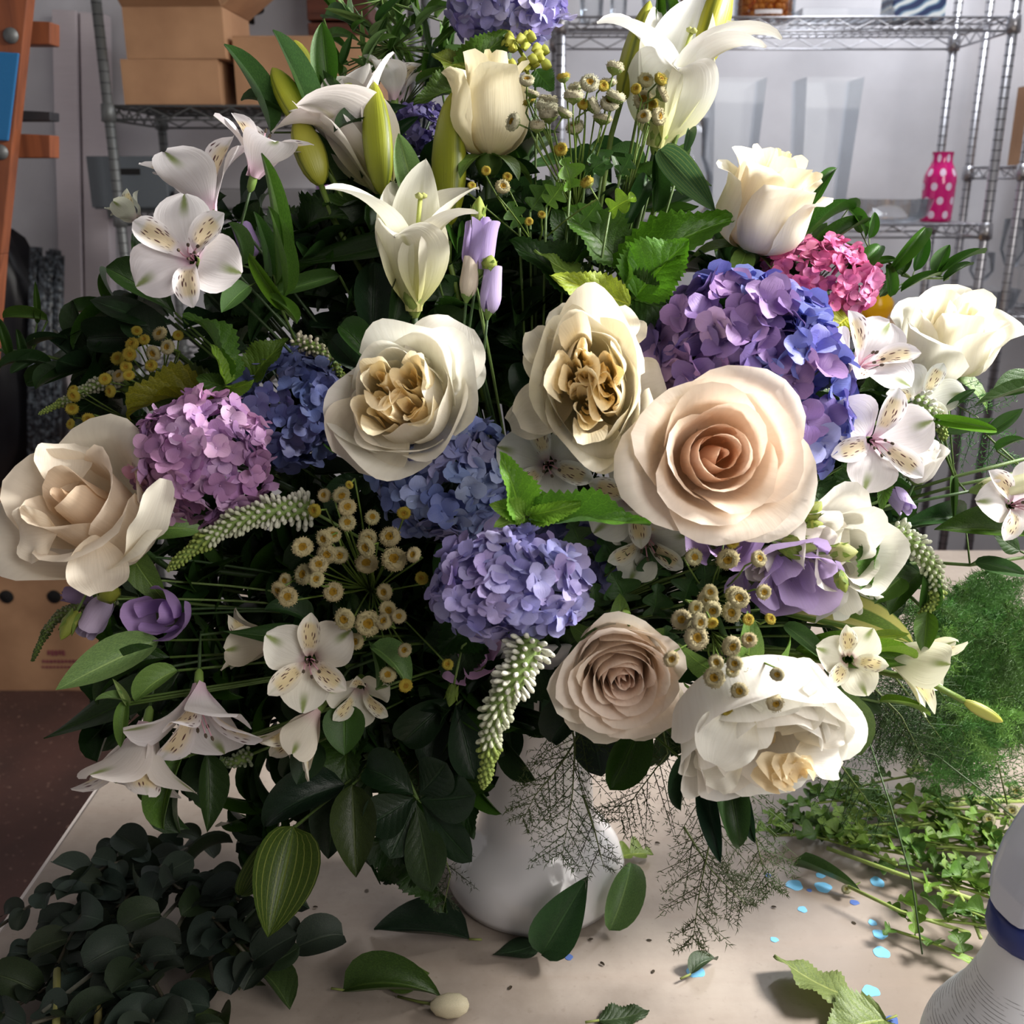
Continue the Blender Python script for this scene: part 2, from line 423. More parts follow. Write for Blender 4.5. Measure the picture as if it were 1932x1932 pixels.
def blade_petal(root, M4, L, W, ang, mat, col, kind='round', cup=.3, ruf=.0, fold=0.0, rf=9, nu=12, nv=9, seed=0, name='petal', twist=0.0):
    f = {'round': lambda t: (max(0, math.sin(PI*min(1, (t*.93+.02))**1.25))**.62), 'lily': lambda t: max(.16*(1-t), math.sin(PI*t**.95))**.85 if t < 1 else 0,
         'obov': lambda t: .14+.86*max(0, math.sin(PI*t**1.55))**.8 if t < .995 else .1, 'spoon': lambda t: .16+.84*max(0, math.sin(PI*t**1.9))**.8 if t < .995 else .08}[kind]
    me = sheet_mesh(name, M[mat], L, f, ang, cup=cup, fold=fold, ruf=ruf, rf=rf, nu=nu, nv=nv, seed=seed, W=W/2, twist=twist)
    return link(name, me, M4, root, jit(col, .03))
LY = D(0, 0, -1)
def lily(pos, axis, L, label, col=S(246, 244, 232), roll=0.0, az=None, flares=None, seed=1, stamens=True, stem=True, Ls=None, W=.30):
    "trumpet: tepals start along the axis and recurve"
    rr = random.Random(seed); root = thing('lily', pos, label, 'lily'); M4 = frame(pos, axis, roll, y=LY)
    for k in range(6):
        a = (az[k] if az else k*60+rr.uniform(-6, 6)); fl = flares[k] if flares else 95
        if fl is None: continue
        e0, e1 = 84, 84-fl
        ang = lambda t, e0=e0, e1=e1: R(e0 + (e1-e0)*max(0, (t-.20)/.80)**1.45)
        Lk = L*(Ls[k] if Ls else 1)
        inner = k % 2
        m = M4 @ Matrix.Rotation(R(a)-PI/2, 4, 'Z') @ Matrix.Translation((0, .006 + .001*(1-inner), 0))
        blade_petal(root, m, Lk, L*(W*1.2 if inner else W*.92), ang, 'lily', col, 'lily', cup=.42, ruf=L*.018, rf=11, nu=20, nv=9, seed=k+seed, fold=.05)
    pl = WM[root.name]
    def ax(x, y, z): return M4 @ Vector((x, y, z))
    st = [ax(0, 0, .02), ax(.002, .002, L*.45), ax(.006, .004, L*.78)]
    p = tubeobj('style', root, st, [.0022, .0019, .0019], S(186, 196, 96))
    sg = MB(); 
    for k in range(3):
        a = k*2*PI/3; sg.lathe([(.0002, -.002), (.0028, -.001), (.0032, .0012), (.0002, .0030)], 8, Matrix.Translation((.0022*math.cos(a), .0022*math.sin(a), 0)))
    link('stigma', sg.mesh('stigma', M['bud']), frame(st[-1], axis), root, S(196, 200, 120))
    rc = MB().lathe([(.0018, -.008), (.0045, -.003), (.0095, .010), (.0085, .02), (.0035, .024)], 12).mesh('flower_base', M['stem'])
    link('flower_base', rc, M4, root, S(150, 170, 86))
    if stem: stem_to(root, pos, axis, .003, back=.05)
    return root, M4
def lily_bud(base, tip, wpx_m, label, col=S(150, 160, 44), stem=True, group='lily buds of the arrangement'):
    base = Vector(base); tip = Vector(tip); root = thing('lily_bud', base, label, 'flower bud')
    L = (tip-base).length; r = wpx_m/2
    pr = [(.12, 0), (.35, .03), (.62, .10), (.86, .22), (.98, .36), (1.0, .5), (.93, .64), (.76, .78), (.52, .89), (.28, .96), (.06, 1.0)]
    me = MB().lathe([(a*r, z*L) for a, z in pr], 30, rfun=lambda a, f: 1+.10*math.cos(3*a)*(1-abs(f-.5))).mesh('bud_petals', M['lilybud'])
    link('bud_petals', me, frame(base, tip-base), root, col)
    if stem: stem_to(root, base, tip-base, .0026, S(96, 120, 44), back=.03)
    return root
def alstro(pos, axis, L, label, col=S(240, 236, 238), roll=0.0, open_=1.0, seed=1, stamens=True, outer=3, inner=3, drop=(), group=None, W=1.0, name='alstroemeria'):
    rr = random.Random(seed); root = thing(name, pos, label, 'flower', group)
    M4 = frame(pos, axis, roll)
    for k in range(3):
        if ('i', k) in drop: continue
        a = 60+k*120+rr.uniform(-10, 10)
        e1 = 62 - 38*open_
        blade_petal(root, M4 @ Matrix.Rotation(R(a)-PI/2, 4, 'Z') @ Matrix.Translation((0, .0035, .002)), L*1.02, L*.42*W, lambda t, e1=e1: R(80+(e1-80)*min(1, t*1.5)-14*t), 'streak', col, 'spoon', cup=.45, ruf=.0012, nu=14, nv=7, seed=k, name='inner_tepal')
    for k in range(3):
        if ('o', k) in drop: continue
        a = k*120+rr.uniform(-10, 10)
        e1 = 58 - 46*open_ + rr.uniform(-8, 8)
        blade_petal(root, M4 @ Matrix.Rotation(R(a)-PI/2, 4, 'Z') @ Matrix.Translation((0, .0045, 0)), L, L*.84*W, lambda t, e1=e1: R(78+(e1-78)*min(1, t*1.4)-10*t), 'tip', col, 'obov', cup=.22, ruf=.0022, nu=14, nv=11, seed=k+3, name='outer_tepal')
    if stamens:
        for k in range(5):
            a = k*2*PI/5+.4; e = L*(.45+.25*rr.random())
            pts = [M4 @ Vector((.001*math.cos(a), .001*math.sin(a), .004)), M4 @ Vector((.003*math.cos(a), .003*math.sin(a)-.001, e*.6)), M4 @ Vector((.006*math.cos(a), .006*math.sin(a)-.006, e))]
            f = tubeobj('stamen', root, pts, .0005, S(226, 170, 190), 5)
            an = MB().lathe([(.0001, -.0022), (.0011, -.001), (.0012, .001), (.0001, .0024)], 8).mesh('anther', M['bud'])
            link('anther', an, frame(pts[-1], pts[-1]-pts[-2]), f, S(96, 82, 66))
    fb = MB().lathe([(.0012, -.012), (.0032, -.009), (.0036, -.003), (.003, .003)], 10).mesh('flower_base', M['stem'])
    link('flower_base', fb, M4, root, S(120, 150, 70))
    stem_to(root, Vector(pos)-Vector(axis).normalized()*.01, axis, .0013, back=.03)
    return root, M4
def lisianthus(pos, axis, Rr, label, col, seed=1, open_=.6, n=7, roll=0.0, H=None, bud=False, cat='flower', name='lisianthus', group=None):
    rr = random.Random(seed); root = thing(name, pos, label, cat, group); H = H or Rr*1.5
    M4 = frame(Vector(pos)-Vector(axis).normalized()*H*.55, axis, roll)
    for k in range(n):
        f = k/(n-1) if n > 1 else 1
        g = bowl_petal(Rr*((.25 if bud else .42)+.42*f), H*(1-.08*f), k*2.3998, 1.05 if not bud else 1.5, R(96-open_*38*f), R(open_*75*f), rr, spiral=.14, ruf=.05+.10*open_, tip=.02, nu=10, nv=11)
        petal_obj('petal', root, M4, g, M['soft'], col)
    if open_ > .5:
        me = MB().lathe([(.0005, .1*H), (.1*Rr, .15*H), (.16*Rr, .35*H), (.12*Rr, .5*H), (.0005, .54*H)], 10).mesh('pistil', M['bud'])
        link('pistil', me, M4, root, S(170, 160, 60))
    me = MB().lathe([(.0012, -.10*H), (.20*Rr, -.02*H), (.34*Rr, .05*H), (.40*Rr, .12*H)], 12).mesh('flower_base', M['stem'])
    link('flower_base', me, M4, root, S(112, 140, 70))
    stem_to(root, Vector(pos)-Vector(axis).normalized()*H*.6, axis, .0012, S(64, 92, 50), back=.04)
    return root, M4
FLO = []
def floret_mesh(i):
    rr = random.Random(100+i); mb = MB()
    for k in range(4):
        e = R(30+rr.uniform(-24, 22)); 
        p, nu, nv, uv = sheet(.5, lambda t: .28*max(.08, math.sin(PI*min(1, t*.90+.05)**.95))**.55, lambda t: e-.9*t*rr.uniform(.4, .8) if 0 else e-.55*t, cup=rr.uniform(-.15, .35), ruf=.02, nu=6, nv=5, seed=i*4+k, twist=rr.uniform(-.3, .3))
        m = Matrix.Rotation(k*PI/2+rr.uniform(-.14, .14), 4, 'Z') @ Matrix.Translation((0, .02, .02*(k % 2)))
        mb.grid(tv(p, m), nu, nv, uv=uv)
    mb.lathe([(.001, 0), (.035, .01), (.04, .03), (.001, .05)], 6)
    return mb.mesh('floret', M['hyd'])
def hydrangea(pos, rx, ry, rz, cols, label, n=90, fs=.024, seed=1, face=(0, 0, 1), cut=-.25, colf=None, curl=.62):
    if not FLO: FLO.extend(floret_mesh(i) for i in range(8))
    rr = random.Random(seed); root = thing('hydrangea', pos, label, 'flower')
    f = D(*face); U = D(0, 1, 0); X = D(1, 0, 0); Z = D(0, 0, 1)
    pos = Vector(pos)
    def pt(d): return pos + X*d.x*rx + U*d.y*ry + Z*d.z*rz
    k = 0; i = 0
    N = int(n*2.2)
    for i in range(N):
        z = 1-2*(i+.5)/N; a = i*2.39996; q = math.sqrt(1-z*z)
        d = Vector((q*math.cos(a), q*math.sin(a), z))       # in the head's own frame
        wd = (X*d.x+U*d.y+Z*d.z)
        if wd.dot(f) < cut: continue
        k += 1
        nn = (X*d.x/rx + U*d.y/ry + Z*d.z/rz).normalized()
        nn = (nn + Vector((rr.uniform(-1, 1), rr.uniform(-1, 1), rr.uniform(-1, 1)))*curl).normalized()
        p = pt(d*(1+rr.uniform(-.16, .08)))
        if rr.random() < .05: continue
        c = colf(d, rr) if colf else rr.choice(cols)
        lm = (c[0]+c[1]+c[2])/3; c = tuple((c[q_]*.80+lm*.20)**.84 for q_ in range(3))+(1,)
        o = link('floret', FLO[rr.randrange(8)], frame(p, nn, rr.uniform(0, 6), fs*rr.uniform(.85, 1.15)), root, jit(c, .14, rr))
    # branching flower stalks inside the head
    mb = MB()
    base = pos - f*min(rx, ry)*1.1
    for j in range(26):
        a = j*2.4; z = 1-1.2*j/26; q = math.sqrt(max(0, 1-z*z)); d = Vector((q*math.cos(a), q*math.sin(a), z))
        m_ = base.lerp(pos, .45); mb.tube([base-pos, m_-pos, (pt(d*.9)-pos)], .0009, 4)
    link('flower_stalks', mb.mesh('flower_stalks', M['stem']), Matrix.Translation(pos), root, S(120, 140, 120))
    stem_to(root, base, f, .0032, back=.04)
    return root
BTN = {}
def button_meshes():
    if BTN: return
    for i in range(3):
        rr = random.Random(i); mb = MB()
        prof = [(.10, .00), (.34, .06), (.47, .17), (.50, .28), (.45, .39), (.34, .45), (.24, .42), (.15, .33)]
        n = 26
        mb.lathe([(.12, -.02), (.34, .04), (.45, .17), (.47, .28), (.42, .37), (.32, .42), (.22, .38), (.12, .28)], n)
        # ragged tiny florets standing off the ring
        for a in range(150):
            th = rr.uniform(0, 2*PI); q = rr.uniform(.12, .97); k = int(q*7); t = q*7-k
            r0 = prof[k][0]*(1-t)+prof[k+1][0]*t; z0 = prof[k][1]*(1-t)+prof[k+1][1]*t
            c = Vector((r0*math.cos(th), r0*math.sin(th), z0)); nn = Vector((c.x, c.y, (z0-.22)*2.2)).normalized()
            x = nn.orthogonal().normalized()*.032; y = nn.cross(x).normalized()*.032
            t_ = c + nn*rr.uniform(.02, .075)
            mb.add([c+x, c+y, c-x, c-y, t_], [(0, 1, 4), (1, 2, 4), (2, 3, 4), (3, 0, 4)])
        BTN[i] = mb.mesh('flower_head', M['button'])
    mc = MB().lathe([(.20, .36), (.15, .385), (.09, .35), (.045, .29), (.002, .27)], 16).mesh('disc_center', M['button']); BTN['c'] = mc
    BTN['k'] = MB().lathe([(.03, -.16), (.12, -.08), (.30, -.01), (.43, .12), (.44, .16), (.30, .10)], 14).mesh('head_base', M['stem'])
def feverfew(label, heads, hub, d, seed=1, group=None, face=(0, .05, 1), spread=.5, cream=S(246, 230, 176), stems=True, dvar=.02):
    button_meshes(); rr = random.Random(seed)
    hubp = P(*hub); root = thing('feverfew_spray', hubp, label, 'flower', group)
    mb = MB()
    for h in heads:
        u, v, r = h[:3]; dd = d + rr.uniform(-dvar, dvar)
        p = P(u, v, dd); size = 2*r*dd/1932*1.06
        if len(h) > 3: ax = D(*h[3])
        else: ax = D(face[0]+rr.uniform(-spread, spread), face[1]+rr.uniform(-spread, spread), face[2])
        yel = r < 14
        c = jit(S(226, 202, 76) if yel else cream, .08, rr)
        M4 = frame(p-ax*size*.25, ax, rr.uniform(0, 6), size)
        M4 = M4 @ Matrix.Diagonal((1, rr.uniform(.88, 1.0), rr.uniform(.85, 1.25), 1))
        hd = link('flower_head', BTN[rr.randrange(3)], M4, root, c)
        link('disc_center', BTN['c'], M4, hd, S(206, 160, 44))
        link('head_base', BTN['k'], M4, hd, S(120, 140, 70))
        b = p - ax*size*.3
        k1 = b - ax*.012
        mid = hubp.lerp(b, .55) + Vector((rr.uniform(-.006, .006), .008, -.004))
        mb.tube([x-hubp for x in [b, k1] + curve(k1, hubp, 5, sag=(mid-(k1+hubp)/2))], .0007, 5)
    link('flower_stalks', mb.mesh('flower_stalks', M['stem']), Matrix.Translation(hubp), root, S(104, 128, 54))
    tubeobj('stem', root, curve(hubp, ORI, 6), .0016, S(56, 80, 36))
    return root
def veronica(label, pts, r0, d, seed=1, n=None, base_col=S(240, 240, 224), tip_col=S(160, 180, 90), group=None, stem=True):
    rr = random.Random(seed)
    W_ = [P(u, v, dd) for (u, v, dd) in pts]
    # resample by catmull-ish interpolation
    A = np.array([list(p) for p in W_]); s = np.r_[0, np.cumsum(np.linalg.norm(np.diff(A, axis=0), axis=1))]; Lt = s[-1]
    def at(t): return Vector([np.interp(t*Lt, s, A[:, i]) for i in range(3)])
    root = thing('veronica_spike', at(0), label, 'flower', group); pl = at(0)
    C = []
    for i in range(25):
        t = i/24; q = (at(max(0, t-.06))+at(t)+at(min(1, t+.06)))/3; C.append(q)
    me = MB().tube([c-pl for c in C], [r0*.5*(1-i/24)**.6+.0006 for i in range(25)], 8).mesh('stem', M['stem'])
    link('stem', me, Matrix.Translation(pl), root, S(128, 154, 80))
    NB = n or int(Lt/.00052)
    groups = [MB(), MB(), MB()]
    for i in range(NB):
        t = (i+.5)/NB; x = t*24; k = min(23, int(x)); c = C[k].lerp(C[k+1], x-k); tn = (C[k+1]-C[k]).normalized()
        rad = r0*(1-t)**.55*(.85+.15*math.sin(t*30)); rad = max(rad, .0012)
        th = i*2.39996; o_ = tn.orthogonal().normalized(); q = o_.cross(tn)
        dirv = (o_*math.cos(th)+q*math.sin(th)); dv = (dirv + tn*(.15+.9*t)).normalized()
        ln = rad*.62+.0006; wd = .0011*(1-t)**.35+.0003+r0*.03
        m4 = frame(c+dirv*rad*.42, dv)
        groups[min(2, int(t*3))].lathe([(wd*.3, 0), (wd*.8, ln*.45), (wd*1.05, ln*.75), (wd*.75, ln*.95), (.0001, ln*1.05)], 6, m4 )
    for g, mb in enumerate(groups):
        f = g/2; c = tuple(base_col[i]*(1-f)+tip_col[i]*f for i in range(3))+(1,)
        if g == 1: c = tuple(base_col[i]*.72+tip_col[i]*.28 for i in range(3))+(1,)
        mb.v = [v - np.array(pl) for v in mb.v]
        tag(link('flower_buds', mb.mesh('flower_buds', M['bud']), Matrix.Translation(pl), root, c), kind='stuff')
    if stem: tubeobj('stalk', root, curve(C[0], ORI + (C[0]-ORI)*.2, 6), .0014, S(110, 136, 70))
    return root
def fern(label, path, width, seed=1, dens=1.0, col=S(62, 88, 40), parent_col=None, sub=11, ndl=.006, group=None, droop=.4, name='asparagus_fern', nw=.00035):
    "feathery frond: stem + side twigs in one plane, every twig set with needles (joined)"
    rr = random.Random(seed); A = [Vector(p) for p in path]; pl = A[0].copy()
    a = np.array([list(p) for p in A]); s = np.r_[0, np.cumsum(np.linalg.norm(np.diff(a, axis=0), axis=1))]; Lt = s[-1]
    def at(t): return Vector([np.interp(t*Lt, s, a[:, i]) for i in range(3)])
    root = thing(name, pl, label, 'fern', group)
    link('stem', MB().tube([at(i/14)-pl for i in range(15)], [.0011*(1-.8*i/14) for i in range(15)], 5).mesh('stem', M['stem']), Matrix.Translation(pl), root, S(86, 100, 50))
    Vx = []; F = []; tw = MB()
    nb = int(Lt/.006*dens)
    view = (CL-at(.5)).normalized()
    for i in range(nb):
        t = .08+.92*(i+.5)/nb; p0 = at(t); tn = (at(min(1, t+.03))-at(t-.03)).normalized()
        sd = tn.cross(view).normalized()*(1 if i % 2 else -1)
        bl = width*(.35+.65*math.sin(PI*min(1, t*.75+.22)))*rr.uniform(.6, 1.1)*(1-t*.35)
        dv = (sd*rr.uniform(.5, 1) + tn*rr.uniform(.35, .9) + view*rr.uniform(-.6, .6)).normalized()
        if rr.random() < .18: continue
        p1 = p0+dv*bl + Vector((0, 0, -droop*bl*.4)); 
        for q in range(sub):
            f = (q+.5)/sub; c = p0.lerp(p1, f)+Vector((0, 0, -droop*bl*.25*f*f)); 
            sv = dv.cross(view).normalized()*(1 if q % 2 else -1)
            tl = bl*.30*(1-f*.6)*rr.uniform(.3, 1.2)
            td = (sv*.7+dv*.7+view*rr.uniform(-.5, .5)).normalized()
            tw_n = max(3, int(tl/.0022))
            e = c+td*tl
            n1 = td.orthogonal().normalized()*.0002
            b = len(Vx); Vx += [c-pl-n1, c-pl+n1, e-pl]; F.append((b, b+1, b+2))
            for z in range(tw_n):
                g = c.lerp(e, (z+.3)/tw_n)
                nd = (td*.5+Vector((rr.uniform(-1, 1), rr.uniform(-1, 1), rr.uniform(-1, 1)))).normalized()
                wv = nd.cross(view).normalized()*nw
                b = len(Vx); Vx += [g-pl-wv, g-pl+wv, g-pl+nd*ndl*rr.uniform(.5, 1.1)]; F.append((b, b+1, b+2))
        tw.tube([p0-pl, (p0+p1)/2-pl, p1-pl], [.0005, .0004, .0002], 3, cap=False)
    tw.add([tuple(v) for v in Vx], F)
    tag(link('needles', tw.mesh('needles', M['fern'], smooth=False), Matrix.Translation(pl), root, jit(col, .12, rr)), kind='stuff')
    return root
# ------------------------------------------------------------------ the setting
def struct(name, mb, mat, kind='structure', smooth=False):
    return tag(link(name, mb.mesh(name, mat, smooth)), kind=kind)
def wood_mat(name, c1, c2, scale=(2, 30, 30), rough=.5):
    t = NT(name); mp = t.n('Mapping', {'Vector': (t.n('TexCoord'), 'Object'), 'Scale': scale})
    nz = t.n('TexNoise', {'Vector': mp, 'Scale': 2.0, 'Detail': 8.0, 'Distortion': .6})
    return t.fin(t.mix(t.ramp(nz, .3, .7), c1, c2), rough, bump=nz, bs=.3)
def wall_mat():
    t = NT('painted_block_wall'); tc = t.n('TexCoord')
    nz = t.n('TexNoise', {'Vector': (tc, 'Object'), 'Scale': 3.0, 'Detail': 6.0}); n2 = t.n('TexNoise', {'Vector': (tc, 'Object'), 'Scale': 220.0, 'Detail': 3.0})
    col = t.mix(t.ramp(nz, .3, .8), S(196, 195, 200), S(222, 221, 226))
    return t.fin(col, .7, bump=n2, bs=.3)
M['wall'] = wall_mat()
M['ceil'] = mat_plain('ceiling_paint', S(206, 206, 206), .8)
def floor_mat():
    t = NT('red_brown_floor'); tc = t.n('TexCoord')
    n1 = t.n('TexNoise', {'Vector': (tc, 'Object'), 'Scale': 4.0, 'Detail': 8.0}); n2 = t.n('TexNoise', {'Vector': (tc, 'Object'), 'Scale': 60.0, 'Detail': 4.0})
    col = t.mix(t.ramp(n1, .3, .75), S(64, 44, 40), S(84, 56, 50)); col = t.mix(t.ramp(n2, .62, .75), col, S(150, 120, 104))
    return t.fin(col, .6, bump=n2, bs=.3)
def table_mat():
    t = NT('worn_table_top'); tc = t.n('TexCoord')
    n1 = t.n('TexNoise', {'Vector': (tc, 'Object'), 'Scale': 5.0, 'Detail': 9.0, 'Roughness': .65}); n2 = t.n('TexNoise', {'Vector': (tc, 'Object'), 'Scale': 130.0, 'Detail': 4.0})
    mp = t.n('Mapping', {'Vector': (tc, 'Object'), 'Scale': (3.0, 40.0, 1.0)}); n3 = t.n('TexNoise', {'Vector': mp, 'Scale': 1.5, 'Detail': 6.0})
    col = t.mix(t.ramp(n1, .32, .72), S(138, 126, 116), S(170, 158, 147))
    col = t.mix(t.math('MULTIPLY', t.ramp(n3, .5, .8), .4), col, S(150, 134, 122))
    col = t.mix(t.math('MULTIPLY', t.ramp(n2, .60, .75), .25), col, S(110, 98, 88))
    n4 = t.n('TexNoise', {'Vector': (tc, 'Object'), 'Scale': 46.0, 'Detail': 1.0}); col = t.mix(t.ramp(n4, .80, .83), col, S(82, 72, 60))
    return t.fin(col, .42, bump=n2, bs=.12, spec=.45)
XL, XR, YB, YF = -2.6, 3.2, 3.5, -2.6
struct('floor', MB().box(XL, YF, -.1, XR, YB, 0), floor_mat())
struct('ceiling', MB().box(XL, YF, 3.0, XR, YB, 3.1), M['ceil'])
struct('wall_back', MB().box(XL, YB, 0, XR, YB+.15, 3.0), M['wall'])
struct('wall_left', MB().box(XL-.15, YF, 0, XL, YB, 3.0), M['wall'])
struct('wall_right', MB().box(XR, YF, 0, XR+.15, YB, 3.0), M['wall'])
struct('wall_front', MB().box(XL, YF-.15, 0, XR, YF, 3.0), M['wall'])
struct('baseboard_back', MB().box(XL, YB-.015, 0, XR, YB, .1), M['wall'])

def bevel(me, w_=.002, seg=2):
    import bmesh
    bm = bmesh.new(); bm.from_mesh(me); bmesh.ops.bevel(bm, geom=bm.edges[:], offset=w_, segments=seg, affect='EDGES', profile=.5); bm.to_mesh(me); bm.free(); return me
# ---- work table
tx0, tx1, ty0, ty1 = -.485, 2.0, .12, 1.86
tb = thing('work_table', (.75, 1.0, 0), 'long pale work table with a worn paint-spotted top under the vase', 'table')
def part(name, mb, mat, parent, smooth=False, col=None, bev=None):
    pl = WM[parent.name].translation
    mb.v = [v-np.array(pl) for v in mb.v]
    me = mb.mesh(name, mat, smooth)
    if bev: bevel(me, bev)
    return link(name, me, Matrix.Translation(pl), parent, col)
TOP = part('table_top', MB().box(tx0, ty0, TZ-.035, tx1, ty1, TZ), table_mat(), tb, bev=.003)
part('edge_band', MB().box(tx0-.004, ty0, TZ-.04, tx0-.0002, ty1, TZ-.002), mat_plain('pale_edge', S(196, 186, 180), .5), tb)
M['iron'] = mat_plain('dark_iron', S(60, 60, 64), .5, .6)
for x in (tx0+.08, tx1-.08):
    for y in (ty0+.08, ty1-.08): part('leg', MB().box(x-.025, y-.025, 0, x+.025, y+.025, TZ-.035), M['iron'], tb)
def on_table(u, v, h=0.0):
    q = CB @ Vector(((u-966)/1932, -(v-966)/1932, -1)); t = (TZ+h-CAMZ)/q.z; return CL + q*t
def blob(u, v, ru, rv, seed, h=.0004):
    rr = random.Random(seed); c = on_table(u, v); ax = (on_table(u+ru, v)-c).x; ay = abs((on_table(u, v-rv)-c).y)
    n = 22; ph = rr.uniform(0, 6); top = []
    for k in range(n):
        a = 2*PI*k/n; q = 1+.07*math.sin(3*a+ph)+.05*math.sin(5*a+2*ph)
        top.append((c.x+ax*q*math.cos(a), c.y+ay*q*math.sin(a)))
    mb = MB(); mb.add([(x, y, TZ-.0002) for x, y in top]+[(x*.96+c.x*.04, y*.96+c.y*.04, TZ+h) for x, y in top]+[(c.x, c.y, TZ+h)],
                      [(k, (k+1) % n, n+(k+1) % n, n+k) for k in range(n)]+[(n+k, n+(k+1) % n, 2*n) for k in range(n)])
    return mb
PB = mat_plain('blue_paint', S(120, 190, 232), .45, var=.15, scale=90); PD = mat_plain('dark_blue_paint', S(76, 104, 168), .5, var=.2, scale=90)
for i, (u, v, a, b, dk) in enumerate([(1499, 1670, 16, 10, 0), (1553, 1674, 16, 10, 0), (1527, 1680, 5, 3, 1), (1449, 1652, 6, 4, 1), (1548, 1652, 9, 5, 0), (1655, 1664, 13, 10, 0), (1514, 1716, 9, 6, 0), (1612, 1703, 9, 5, 1),
        (1660, 1763, 14, 9, 0), (1646, 1741, 8, 6, 0), (1663, 1797, 16, 11, 0), (1643, 1870, 17, 11, 0), (1312, 1833, 18, 12, 0), (1461, 1773, 8, 5, 0), (1073, 1806, 8, 6, 1), (1683, 1925, 12, 9, 1)]):
    part('paint_spot', blob(u, v, a, b, i), PD if dk else PB, TOP)

# ---- white urn
def ceramic():
    t = NT('white_glazed_ceramic'); return t.fin(S(226, 224, 226), .12, spec=.6, Coat_Weight=.4, Coat_Roughness=.05)
M['ceramic'] = ceramic()
urn = thing('urn_vase', (.024, .876, TZ), 'white glazed urn with a round domed foot holding the big bouquet', 'vase')
foot = [(0, .0), (.078, 0), (.086, .003), (.0895, .012), (.0885, .028), (.0835, .044), (.075, .056), (.066, .064), (.0585, .074), (.0565, .095)]
part('foot', MB().lathe([(r, z+TZ) for r, z in foot], 64, Matrix.Translation((.024, .876, 0))), M['ceramic'], urn, True)
body = [(.0565, .095), (.0548, .12), (.054, .16), (.0545, .20), (.060, .235), (.075, .265), (.092, .29), (.097, .305), (.093, .306), (.085, .292), (.068, .268), (.05, .24), (.046, .2), (0, .19)]
part('body', MB().lathe([(r, z+TZ) for r, z in body], 64, Matrix.Translation((.024, .876, 0))), M['ceramic'], urn, True)
mb = MB()
for i in range(60):
    a = i*2.4; r = .062*math.sqrt((i+.5)/60); mb.box(-.008, -.008, -.05, .008, .008, .02, Matrix.Translation((.024+r*math.cos(a), .876+r*math.sin(a), TZ+.27)) @ Matrix.Rotation(a, 4, 'Z'))
tag(link('floral_foam', mb.mesh('floral_foam', mat_plain('green_foam', S(38, 70, 44), .9), False)), 'dark green floral foam filling the mouth of the white urn', 'floral foam')

# ---- chrome wire shelving
def chrome():
    t = NT('chrome_wire'); nz = t.n('TexNoise', {'Scale': 20.0}); return t.fin(t.mix(nz, S(150, 150, 154), S(200, 200, 206)), .28, metal=.85, bump=nz, bs=.05)
M['chrome'] = chrome()
def rack(label, x0, x1, y0, y1, zs, h, name='wire_shelf_rack', mat=None, nx=46):
    mat = mat or M['chrome']; r = thing(name, ((x0+x1)/2, (y0+y1)/2, 0), label, 'shelf')
    for x in (x0, x1):
        for y in (y0, y1):
            mb = MB().tube([(x, y, 0.02), (x, y, h)], .0125, 12); p = part('post', mb, mat, r, True)
            mb = MB()
            for k in range(int(h/.0254)): mb.tube([(x, y, .03+k*.0254), (x, y, .0318+k*.0254)], .0131, 12)
            tag(part('groove_rings', mb, M['iron'], p, True), kind='stuff')
    for z in zs:
        mb = MB()
        for y in (y0, y1):
            for zz in (z, z-.032): mb.tube([(x0, y, zz), (x1, y, zz)], .0032, 6)
            n = int((x1-x0)/.048); mb.tube([(x0+(x1-x0)*k/n, y, z-.004-.024*(k % 2)) for k in range(n+1)], .0022, 5)
        for x in (x0, x1):
            for zz in (z, z-.032): mb.tube([(x, y0, zz), (x, y1, zz)], .0032, 6)
            n = int((y1-y0)/.035); mb.tube([(x, y0+(y1-y0)*k/n, z-.004-.024*(k % 2)) for k in range(n+1)], .0022, 5)
        s_ = part('shelf', mb, mat, r, True)
        mb = MB()
        for k in range(1, nx): xx = x0+(x1-x0)*k/nx; mb.tube([(xx, y0, z+.001), (xx, y1, z+.001)], .0016, 4)
        for k in range(1, 4): yy = y0+(y1-y0)*k/4; mb.tube([(x0, yy, z-.003), (x1, yy, z-.003)], .0026, 5)
        tag(part('shelf_wires', mb, mat, s_, True), kind='stuff')
        for x in (x0, x1):
            for y in (y0, y1): part('collar', MB().lathe([(.0128, z-.038), (.019, z-.036), (.017, z+.004), (.0128, z+.006)], 14, Matrix.Translation((x, y, 0))), mat, r, True)
    return r
RX0, RX1, RY0, RY1 = .125, 1.272, 2.85, 3.22
Z1, Z2, Z3 = 1.974, 1.467, 1.165
rack('chrome wire shelving rack against the back wall holding clear vases and a pink bottle', RX0, RX1, RY0, RY1, (Z1, Z2, Z3, .3), 2.35)
rack('second chrome rack at the right edge behind the main rack', 1.43, 2.5, 3.02, 3.38, (2.35, 1.62, 1.2, .3), 2.5)
M['dull'] = mat_plain('dull_grey_wire', S(104, 106, 106), .5, .5)
rack('dim grey wire rack on the left holding cardboard boxes', -1.0, -.24, 2.72, 3.12, (1.756, 1.505, 1.1), 2.3, mat=M['dull'], nx=34)
M['board'] = wood_mat('shelf_board', S(150, 116, 88), S(176, 146, 116), (30, 2, 30))
bd = MB().box(RX0+.02, RY0-.01, Z3+.006, RX1-.02, RY1, Z3+.04)
tag(link('shelf_board', bevel(bd.mesh('shelf_board', M['board'], False), .002)), 'brown wooden board lying on the lower tier of the chrome rack', 'board')

